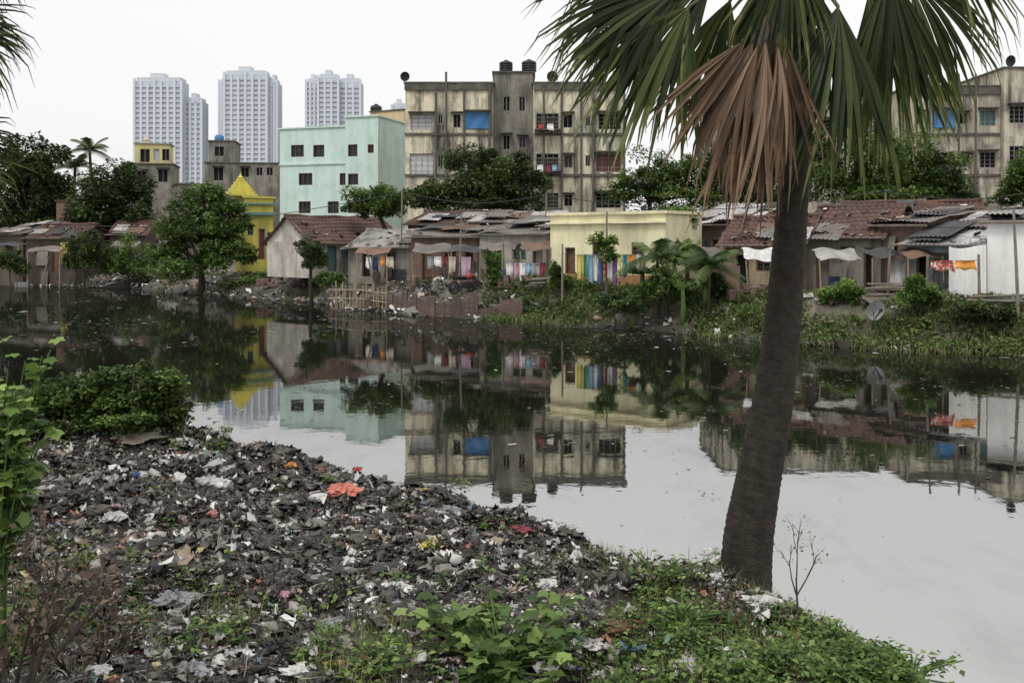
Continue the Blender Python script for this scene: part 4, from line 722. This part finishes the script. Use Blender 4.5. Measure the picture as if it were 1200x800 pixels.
o=scatter('rubbish_heap',crumple(n,.65),CRF,np.stack([x,y,z+s*.25],1),rots(n,.45),np.stack([s*rng.uniform(.8,2.6,n),s*rng.uniform(.5,1.1,n),s*1.1],1),np.clip(tn,0,.999),MT['litter'],smooth=True); tag(o,'heap of dark sodden rubbish covering the near bank','rubbish',kind='stuff')
x,y,z,n,cl=heap(80000,.05); s=np.clip(np.exp(rng.normal(-3.1,.45,n))*np.clip(y/8,.6,1.35),.015,.13)
tv=np.array(LUMP)[None]*rng.uniform(.6,1.3,(n,13,1))+rng.normal(0,.08,(n,13,3))
o=scatter('sodden_bundles',tv,LUMPF,np.stack([x,y,z+s*.05],1),rots(n,.4),np.stack([s*rng.uniform(.9,1.9,n),s*rng.uniform(.6,1.1,n),s*rng.uniform(.4,.8,n)],1),np.clip(rng.uniform(0,1,n)**(1.1+1.2*(cl-.4)),0,1),MT['sludge'],smooth=True); tag(o,'soft black lumps of rags and mud matted into the heap','rubbish',kind='stuff')
x,y,z,n,cl=heap(110000,.0); STR=[(-.5,-.03,0),(-.17,-.035,.04),(.17,.03,.03),(.5,.05,0),(.5,.08,0),(.17,.065,.03),(-.17,.0,.04),(-.5,.01,0)]; STF=[(0,1,6,7),(1,2,5,6),(2,3,4,5)]
s=rng.uniform(.03,.18,n); o=scatter('matted_strips',STR,STF,np.stack([x,y,z+.014],1),rots(n,.35),np.stack([s,s*rng.uniform(.6,2.2,n),s],1),np.clip(rng.uniform(.2,1,n)**1.25,0,.999),MT['sludge'],smooth=True); tag(o,'shredded strips and straw matted over the heap','rubbish',kind='stuff')
n=24000; x=rng.uniform(-8,3.2,n); y=rng.uniform(4,15.4,n); z=zga(x,y); dn,_=dists(x,y); px=600+F*x/y; py=285+F*(CAMZ-z)/y
dens=np.clip(735-np.maximum(0,py-640)*.2-px,0,80)/80*.8+.08
k=(z>.02)&(rng.uniform(0,1,n)<dens*(.25+.75*(vn(x,y,1.2,63)>.5)))&(px>-60)&(px<1240); x,y,z=x[k],y[k],z[k]; n=len(x)
cx=[]
for _ in range(280):
    q=U(640,1000); b=float(np.interp(q,[640,720,900,1000],[640,650,695,720])); g_=ground(q,b+abs(random.gauss(0,22))); cx.append((g_[0],g_[1],g_[2]+.05))
for _ in range(420): g_=ground(U(120,950),U(720,805)); cx.append((g_[0],g_[1],g_[2]+.04))
cx=[c for c in cx if d1(c[0],c[1])[0]>.1]
x=np.concatenate([x,[c[0] for c in cx]]); y=np.concatenate([y,[c[1] for c in cx]]); z=np.concatenate([z,[c[2] for c in cx]]); n=len(x)
s=np.clip(np.exp(rng.normal(-3.2,.5,n))*np.clip(y/8,.6,1.4),.015,.16)
o=scatter('torn_plastic',crumple(n,.8,5),crf(5),np.stack([x,y,z+s*.25],1),rots(n,.35),np.stack([s*rng.uniform(.8,1.9,n),s*rng.uniform(.5,1,n),s*.9],1),rng.uniform(0,1,n),MT['torn'],smooth=True); tag(o,'torn pale plastic and rags strewn over the near bank','plastic',kind='stuff')
n=34000; x=rng.uniform(-38,16,n); y=rng.uniform(25,76,n); _,df=dists(x,y); z=zga(x,y); k=(df>-.5)&(df<5)&(z>-.03)&(rng.uniform(0,1,n)<.25+.9*(vn(x,y,.35,4)>.48)*np.clip(1.2-df/5,0,1)); x,y,z=x[k],y[k],z[k]; n=len(x); s=np.exp(rng.normal(-1.95,.45,n))
o=scatter('bank_litter',crumple(n,.5),CRF,np.stack([x,y,np.maximum(z,.0)+.07],1),rots(n,.45),np.stack([s*1.4,s*.8,s],1),rng.uniform(0,.99,n)**1.2,MT['scrap'],smooth=True); tag(o,'scattered pale litter along the far waterline','litter',kind='stuff')
n=46000; x=rng.uniform(-28,14,n); y=rng.uniform(7,62,n); dn,df=dists(x,y); w=ss((vn(x,y*.5,.45,11)-.38)*4)*.75*np.clip((y-9)/12,.05,1)+.04+1.2*ss((2.5-np.abs(df))/2.5); k=(dn<-.3)&(df<-.2)&(rng.uniform(0,1,n)<w*.5); x,y=x[k],y[k]; n=len(x); s=np.exp(rng.normal(-3.55,.5,n))*np.clip(y/14,.45,2)
o=scatter('floating_scum',crumple(n,.2),CRF,np.stack([x,y,np.full(n,.008)],1),rots(n,.03),np.stack([s*1.3,s*.6,s*.1],1),rng.uniform(0,1,n),MT['scum']); tag(o,'specks of scum and floating litter on the canal','scum',kind='stuff')
def item(label,name,cat,px,py,wp,hp,mk,flat=.45,amp=.42):
    x,y,z=ground(px,py); w=wp/F*y*.46; d=max(w*.6,hp/F*y*.85); h=max(.02,hp/F*y*flat); ph=[U(0,6.28) for _ in range(6)]
    def fn(u,v):
        a=2*math.pi*u; b=math.pi*v; r=1+amp*(math.sin(3*a+ph[0]+2*b)*.5+math.sin(5*a+ph[1]-3*b)*.35+math.sin(9*a+7*b+ph[2])*.3+math.sin(13*a-11*b+ph[3])*.2)
        return (w*r*math.sin(b)*math.cos(a),d*r*math.sin(b)*math.sin(a),h*.4+h*r*math.cos(b)*(1 if b<1.57 else .5))
    o=MB().grid(fn,38,22).build(name,MT[mk],None,(x,y,z+h*.15),False); o.rotation_euler=(U(-.1,.1),U(-.1,.1),U(-.4,.4)); tag(o,label,cat)
for a in [('salmon red plastic bag lying on the middle of the heap','plastic_bag','bag',401,580,38,16,'plastic_salmon'),
('white plastic sheet on the upper left of the heap','plastic_sheet','bag',245,572,44,14,'plastic_white'),
('long faded pale cloth on the top edge of the heap','cloth_scrap','cloth',155,516,66,9,'cloth_cream'),
('white packet left of the heap centre','packet','packet',133,610,28,12,'plastic_white'),
('grey white bag sagging beside the dry twigs','plastic_bag','bag',206,708,56,18,'plastic_grey'),
('large crumpled white sheet at the bottom edge','plastic_sheet','sheet',362,790,62,12,'plastic_white'),
('yellow wrapper lying on the crumpled white sheet at the bottom','wrapper','wrapper',392,782,24,9,'plastic_yellow'),
('white bag at the bottom below the broad leaved plant','plastic_bag','bag',714,795,34,14,'plastic_white'),
('white bag among the weeds at the lower right','plastic_bag','bag',805,786,32,18,'plastic_white'),
('white sack wedged left of the palm foot','sack','sack',838,656,26,17,'plastic_white'),
('flattened white sack right of the palm foot','sack','sack',892,708,44,12,'plastic_white'),
('long white plastic roll at the water edge of the heap','plastic_sheet','sheet',655,622,42,11,'plastic_white'),
('small blue bag at the right side of the palm foot','plastic_bag','bag',880,692,14,18,'plastic_blue'),
('red bag half hidden in the weeds at lower right','plastic_bag','bag',932,757,14,20,'plastic_red'),
('small yellow packet near the heap centre','packet','packet',500,642,17,9,'plastic_yellow'),
('flattened brown cardboard among the weeds','cardboard','cardboard',728,740,48,16,'plastic_brown'),
('black plastic sheet at the bottom left of the white sheet','plastic_sheet','sheet',325,768,60,18,'plastic_black'),
('teal scrap of plastic on the water side of the heap','plastic_scrap','scrap',552,630,16,8,'plastic_teal'),
('dark red cloth near the water edge of the heap','cloth_scrap','cloth',608,624,34,9,'cloth_maroon'),
('white wrapper standing on the heap below the salmon bag','wrapper','wrapper',405,663,22,12,'plastic_white'),
('pale bag on the heap right of the salmon bag','plastic_bag','bag',528,603,30,11,'plastic_grey'),
('white bag at the lower left corner near the dry bush','plastic_bag','bag',118,790,32,12,'plastic_white'),
('grey white bag at the bottom left of the black sheet','plastic_bag','bag',228,790,34,16,'plastic_grey'),
('narrow white sheet right of the broad leaved plant','plastic_sheet','sheet',700,757,42,10,'plastic_white'),
('orange scrap near the back edge of the heap','plastic_scrap','scrap',342,547,14,7,'plastic_orange'),
('red scrap at the back edge of the heap','plastic_scrap','scrap',418,552,12,6,'plastic_red'),
('pink packet on the left slope of the heap','packet','packet',330,700,18,9,'plastic_pink'),
('white crumpled bag near the weeds left of the cardboard','plastic_bag','bag',640,690,24,12,'plastic_white'),
('white scrap between palm foot and heap','plastic_scrap','scrap',735,690,24,9,'plastic_white'),
('blue scrap on the left of the heap below the pale cloth','plastic_scrap','scrap',160,560,12,7,'plastic_blue'),
('white crumpled bag in the centre of the heap','plastic_bag','bag',465,690,24,10,'plastic_white'),
('grey sheet on the lower heap beside the grass','plastic_sheet','sheet',395,735,46,12,'plastic_grey')]: item(*a)
# ------------------------------------------------------------------ near plants
def cover(cents,r,h,per,leaf=0):
    ps=[];ts=[]
    for (x,y,z) in cents:
        rr=r*U(.5,1.3); hh=h*U(.4,1.5)
        q=rng.uniform(0,1,per)**.5*rr*rng.uniform(.5,1.2); a=rng.uniform(0,6.283,per); X=x+q*np.cos(a); Y=y+q*np.sin(a); Z=np.maximum(zga(X,Y),0)+hh*rng.uniform(.1,1,per)*(1-.6*q/rr/1.2); ps.append(np.stack([X,Y,Z],1)); ts.append(rng.uniform(0,.45)+rng.uniform(0,.55,per))
    return np.concatenate(ps),np.concatenate(ts)
def bank_y(px): return float(np.interp(px,[640,720,900,1000,1100,1190],[665,655,715,735,765,800]))
cs=[]; tries=0
while len(cs)<220 and tries<6000:
    tries+=1; px=U(655,1195); b=bank_y(px)
    if b>800: continue
    py=U(b,815); w=np.clip((px-640)/300,.15,1)
    if px<900 and py<b+35: w*=.35
    g_=ground(px,py)
    if d1(g_[0],g_[1])[0]<.12: continue
    if float(vn(np.array([g_[0]]),np.array([g_[1]]),1.6,71)[0])<.42: w*=.2
    if random.random()<w: cs.append(g_)
ps,ts=cover(cs,.20,.12,60); n=len(ps); o=scatter('ground_weeds',LEAF,LEAFF,ps,rots(n,.6),rng.uniform(.02,.06,n),np.clip(ts,0,1),MT['weed']); tag(o,'low green weeds covering the bank around and right of the palm','weeds',kind='stuff')
cs=[ground(U(360,690),U(735,805)) for _ in range(20)]+[ground(U(130,360),U(690,800)) for _ in range(12)]+[ground(U(0,160),U(630,790)) for _ in range(16)]+[ground(U(60,270),U(500,530)) for _ in range(34)]+[ground(U(100,640),U(560,720)) for _ in range(26)]
ps,ts=cover(cs,.14,.09,40); n=len(ps); o=scatter('ground_weeds',LEAF,LEAFF,ps,rots(n,.6),rng.uniform(.025,.065,n),np.clip(ts,0,1),MT['weed']); tag(o,'sparse weeds sprouting through the rubbish heap','weeds',kind='stuff')
BL=[(-.5,0,0),(.5,0,0),(.42,.06,.4),(-.42,.06,.4),(.25,.22,.75),(-.25,.22,.75),(.03,.45,1),(-.03,.45,1)]; BLF=[(0,1,2,3),(3,2,4,5),(5,4,6,7)]
def blades(cents,r,per):
    ps=[]
    for (x,y,z) in cents:
        q=rng.normal(0,r,(per,2)); X=x+q[:,0]; Y=y+q[:,1]; ps.append(np.stack([X,Y,np.maximum(zga(X,Y),0)],1))
    return np.concatenate(ps)
cs=[ground(U(370,480),U(740,800)) for _ in range(16)]+[ground(U(700,1120),U(670,800)) for _ in range(90)]+[ground(U(190,300),U(710,760)) for _ in range(8)]+[ground(U(0,120),U(640,800)) for _ in range(12)]+[ground(U(660,760),U(640,700)) for _ in range(14)]
cs=[c for c in cs if d1(c[0],c[1])[0]>.3]
ps=blades(cs,.13,60); n=len(ps); hh=rng.uniform(.03,.15,n); o=scatter('grass',BL,BLF,ps,rots(n,.35),np.stack([np.full(n,.005),hh,hh],1),rng.uniform(0,1,n),MT['grass']); tag(o,'tufts of short grass on the near bank','grass',kind='stuff')
cs=[]
while len(cs)<820:
    Y=U(25,42); x=U(-1,17); d_=d1(x,Y)[1]
    if .2<d_<4.5 and float(vn(np.array([x]),np.array([Y]),.5,31)[0])>(.42 if x<7 else .24): cs.append((x,Y,0))
for _ in range(260):
    Y=U(43,64); x=U(-24,-4); d_=d1(x,Y)[1]
    if .2<d_<5 and float(vn(np.array([x]),np.array([Y]),.4,31)[0])>.5: cs.append((x,Y,0))
ps,ts=cover(cs,.5,.34,44); n=len(ps); o=scatter('bank_greenery',LEAF,LEAFF,ps,rots(n,.6),rng.uniform(.06,.17,n),np.clip(ts,0,1),MT['bank_weed']); tag(o,'green weeds and creepers covering the far bank slope','weeds',kind='stuff')
cs=[c for c in cs if random.random()<.5]; ps=blades(cs,.45,44); n=len(ps); hh=rng.uniform(.1,.32,n); o=scatter('bank_grass',BL,BLF,ps,rots(n,.3),np.stack([np.full(n,.022),hh,hh],1),rng.uniform(0,.8,n),MT['grass']); tag(o,'low grass growing along the far waterline','grass',kind='stuff')
X0,Y0,Z0=P(125,505,13.4); cm=thing('creeper_bush','dense mound of creeper on the left beyond the rubbish heap','bush',(X0,Y0,zg(X0,Y0)))
s=13.4/F; zb=cm.location.z; B=[]
for cx,cy,rx,ry in [(125,468,66,36),(182,460,38,36),(60,476,48,30),(150,490,60,22),(20,480,38,26),(195,482,26,24),(95,462,40,26)]:
    x,y,z=P(cx,cy,13.4); B.append((x-X0,U(-.2,.2),z-zb,rx*s,rx*s*.8,ry*s))
ps,ts=crown_pts(B,26000,.34,38); k=ps[:,2]>-.1; ps,ts=ps[k],ts[k]; n=len(ps); scatter('foliage',LEAF,LEAFF,ps,rots(n,.6),rng.uniform(.04,.09,n),np.clip(ts*.95,0,1),MT['leaf_mid'],cm)
k=MB()
for b in B:
    for q in range(4): k.tube([(b[0]*.5,b[1],0),(b[0]+U(-.3,.3),b[1]+U(-.2,.2),b[2]*.5),(b[0]+U(-.4,.4),b[1]+U(-.3,.3),b[2]+b[5]*.6)],[.03,.02,.008],5)
k.build('stems',MT['twig'],cm)
def leafy(label,name,px,py,Y,boxpx,nst,nlf,ls,mk,cat='plant',lob_=True):
    if Y is None: x,y,z=ground(px,py)
    else: x=(px-600)/F*Y; y=Y; z=zg(x,y)
    root=thing(name,label,cat,(x,y,z)); a,b,c,d=boxpx; st=MB(); pos=[]
    for i in range(nst):
        ex=P(U(a,c),0,y)[0]-x; ez=P(0,U(b,d),y)[2]-z; ey=U(-.35,.35)*(c-a)/F*y; ez=max(.05,ez); md=(ex*.35,ey*.35,ez*.6); st.tube([(U(-.05,.05),U(-.05,.05),-.03),md,(ex,ey,ez)],[.009,.007,.004],5)
        for q in range(nlf):
            t=U(.2,1.05); pos.append((md[0]+(ex-md[0])*t+U(-.07,.07),md[1]+(ey-md[1])*t+U(-.07,.07),md[2]+(ez-md[2])*t+U(-.04,.05)))
    st.build('stems',MT['stem_green'],root); n=len(pos); ls_=rng.uniform(.6,1.25,n)*ls
    tv,tf=(lob,LOBF) if lob_ else (LEAF,LEAFF)
    scatter('leaves',tv,tf,np.array(pos),rots(n,.45),ls_,rng.uniform(.1,1,n),MT[mk],root)
leafy('broad leaved green creeper plant at the bottom centre','broadleaf_plant',585,790,None,(485,705,690,790),64,5,.10,'leaf_mid')
leafy('tall bright leafy shrub at the left edge','leafy_shrub',-8,640,5.8,(-80,402,42,560),60,10,.09,'leaf_light','shrub')
leafy('lower leafy shrub at the left edge below the tall bright one','leafy_shrub',-5,660,5.6,(-60,490,40,620),40,9,.085,'leaf_mid','shrub')
leafy('small leafy weed beside the broad leaved plant','weed_plant',450,785,None,(400,740,500,795),18,6,.05,'weed','plant',False)
leafy('leafy weed just left of the palm foot','weed_plant',770,690,None,(735,645,830,700),26,7,.055,'leaf_light','plant',False)
leafy('weedy clump below the bare sapling','weed_plant',900,778,None,(850,740,960,788),22,6,.055,'weed','plant',False)
leafy('bushy weed at the lower right corner','weed_plant',1070,798,None,(1010,755,1130,800),30,7,.05,'weed','plant',False)
leafy('green sprout among the dry twigs at lower left','weed_plant',60,740,None,(10,690,110,760),14,5,.07,'leaf_mid','plant',False)
leafy('low weed between cardboard and palm foot','weed_plant',800,735,None,(745,690,860,740),24,6,.05,'leaf_light','plant',False)
leafy('low broad leaved sprig on the heap at lower left','weed_plant',255,745,None,(215,715,300,755),12,5,.06,'weed','plant',False)
def twigs(label,name,px,py,Y,h,n,spread,mk,cat='shrub',leaf=0,r0=.012):
    if Y is None: x,y,z=ground(px,py)
    else: x=(px-600)/F*Y; y=Y; z=zg(x,y)
    root=thing(name,label,cat,(x,y,z)); k=MB(); tips=[]
    def br(p,d,l,r,dep):
        q=p+d*l*.5+Vector((U(-.05,.05),U(-.05,.05),0))*l; e=p+d*l; k.tube([p,q,e],[r,r*.8,r*.55],5); tips.append(e)
        if dep:
            for i in range(random.randint(2,3)):
                dd=(d+Vector((U(-.8,.8),U(-.8,.8),U(-.2,.6)))).normalized(); br(p+d*l*U(.45,1),dd,l*U(.45,.7),r*.55,dep-1)
    for i in range(n): br(Vector((U(-.06,.06)*spread,U(-.06,.06)*spread,-.03)),Vector((U(-spread,spread),U(-spread,spread),1)).normalized(),h*U(.4,.6),r0,3)
    k.build('branches',MT['twig'],root)
    if leaf:
        ps=np.array([t for t in tips for _ in range(2)])+rng.normal(0,.04,(len(tips)*2,3)); m=len(ps); scatter('dry_leaves',LEAF,LEAFF,ps,rots(m,.9),rng.uniform(.5,1.2,m)*leaf,rng.uniform(0,1,m),MT[mk],root)
twigs('bare grey sapling standing in the weeds right of the palm','bare_sapling',936,738,None,.9,1,.1,'dry','plant',.025,.011)
twigs('dry brown twiggy bush at the left edge','dry_bush',20,770,4.9,.95,9,.7,'dry','shrub',.055)
twigs('smaller dry brown bush right of the left edge bush','dry_bush',110,760,5.4,.55,7,.8,'dry','shrub',.05)
twigs('dry straggly twigs below the palm foot','dry_bush',850,735,None,.38,7,.9,'dry','shrub',.03,.006)
# ------------------------------------------------------------------ camera, light
cam=bpy.data.cameras.new('camera'); cam.lens=35; cam.sensor_width=36; cam.shift_y=-115/1200; cam.clip_end=6000; cam.clip_start=.05
co=bpy.data.objects.new('camera',cam); co.location=(0,0,CAMZ); co.rotation_euler=(math.radians(90),0,0); C.objects.link(co); S.camera=co
SE,SR=math.radians(58),math.radians(205)
w=bpy.data.worlds.new('World'); S.world=w; w.use_nodes=True; nt=w.node_tree; nt.nodes.clear()
sk=N(nt,'ShaderNodeTexSky',sky_type='NISHITA'); sk.sun_disc=False; sk.sun_elevation=SE; sk.sun_rotation=SR
hs=N(nt,'ShaderNodeHueSaturation'); hs.inputs['Saturation'].default_value=.06; nt.links.new(sk.outputs[0],hs.inputs['Color'])
b1=N(nt,'ShaderNodeBackground'); b1.inputs[1].default_value=.05; nt.links.new(hs.outputs[0],b1.inputs[0])
tc=N(nt,'ShaderNodeTexCoord'); sp=N(nt,'ShaderNodeSeparateXYZ'); nt.links.new(tc.outputs['Generated'],sp.inputs[0])
r=ramp(nt,[(0,(.60,.60,.60)),(.22,(.72,.72,.715)),(1,(1.35,1.35,1.34))]); nt.links.new(sp.outputs[2],r.inputs[0])
b2=N(nt,'ShaderNodeBackground'); b2.inputs[1].default_value=1.0; nt.links.new(r.outputs[0],b2.inputs[0])
ad=N(nt,'ShaderNodeAddShader'); nt.links.new(b1.outputs[0],ad.inputs[0]); nt.links.new(b2.outputs[0],ad.inputs[1]); ow=N(nt,'ShaderNodeOutputWorld'); nt.links.new(ad.outputs[0],ow.inputs[0])
sl=bpy.data.lights.new('sun','SUN'); sl.energy=1.5; sl.angle=math.radians(16); sl.color=(1,.97,.92); so=bpy.data.objects.new('sun',sl); C.objects.link(so)
dv=Vector((math.sin(SR)*math.cos(SE),math.cos(SR)*math.cos(SE),math.sin(SE))); so.rotation_euler=dv.to_track_quat('Z','Y').to_euler()
S.view_settings.view_transform='Standard'; S.view_settings.look='None'; S.view_settings.exposure=0
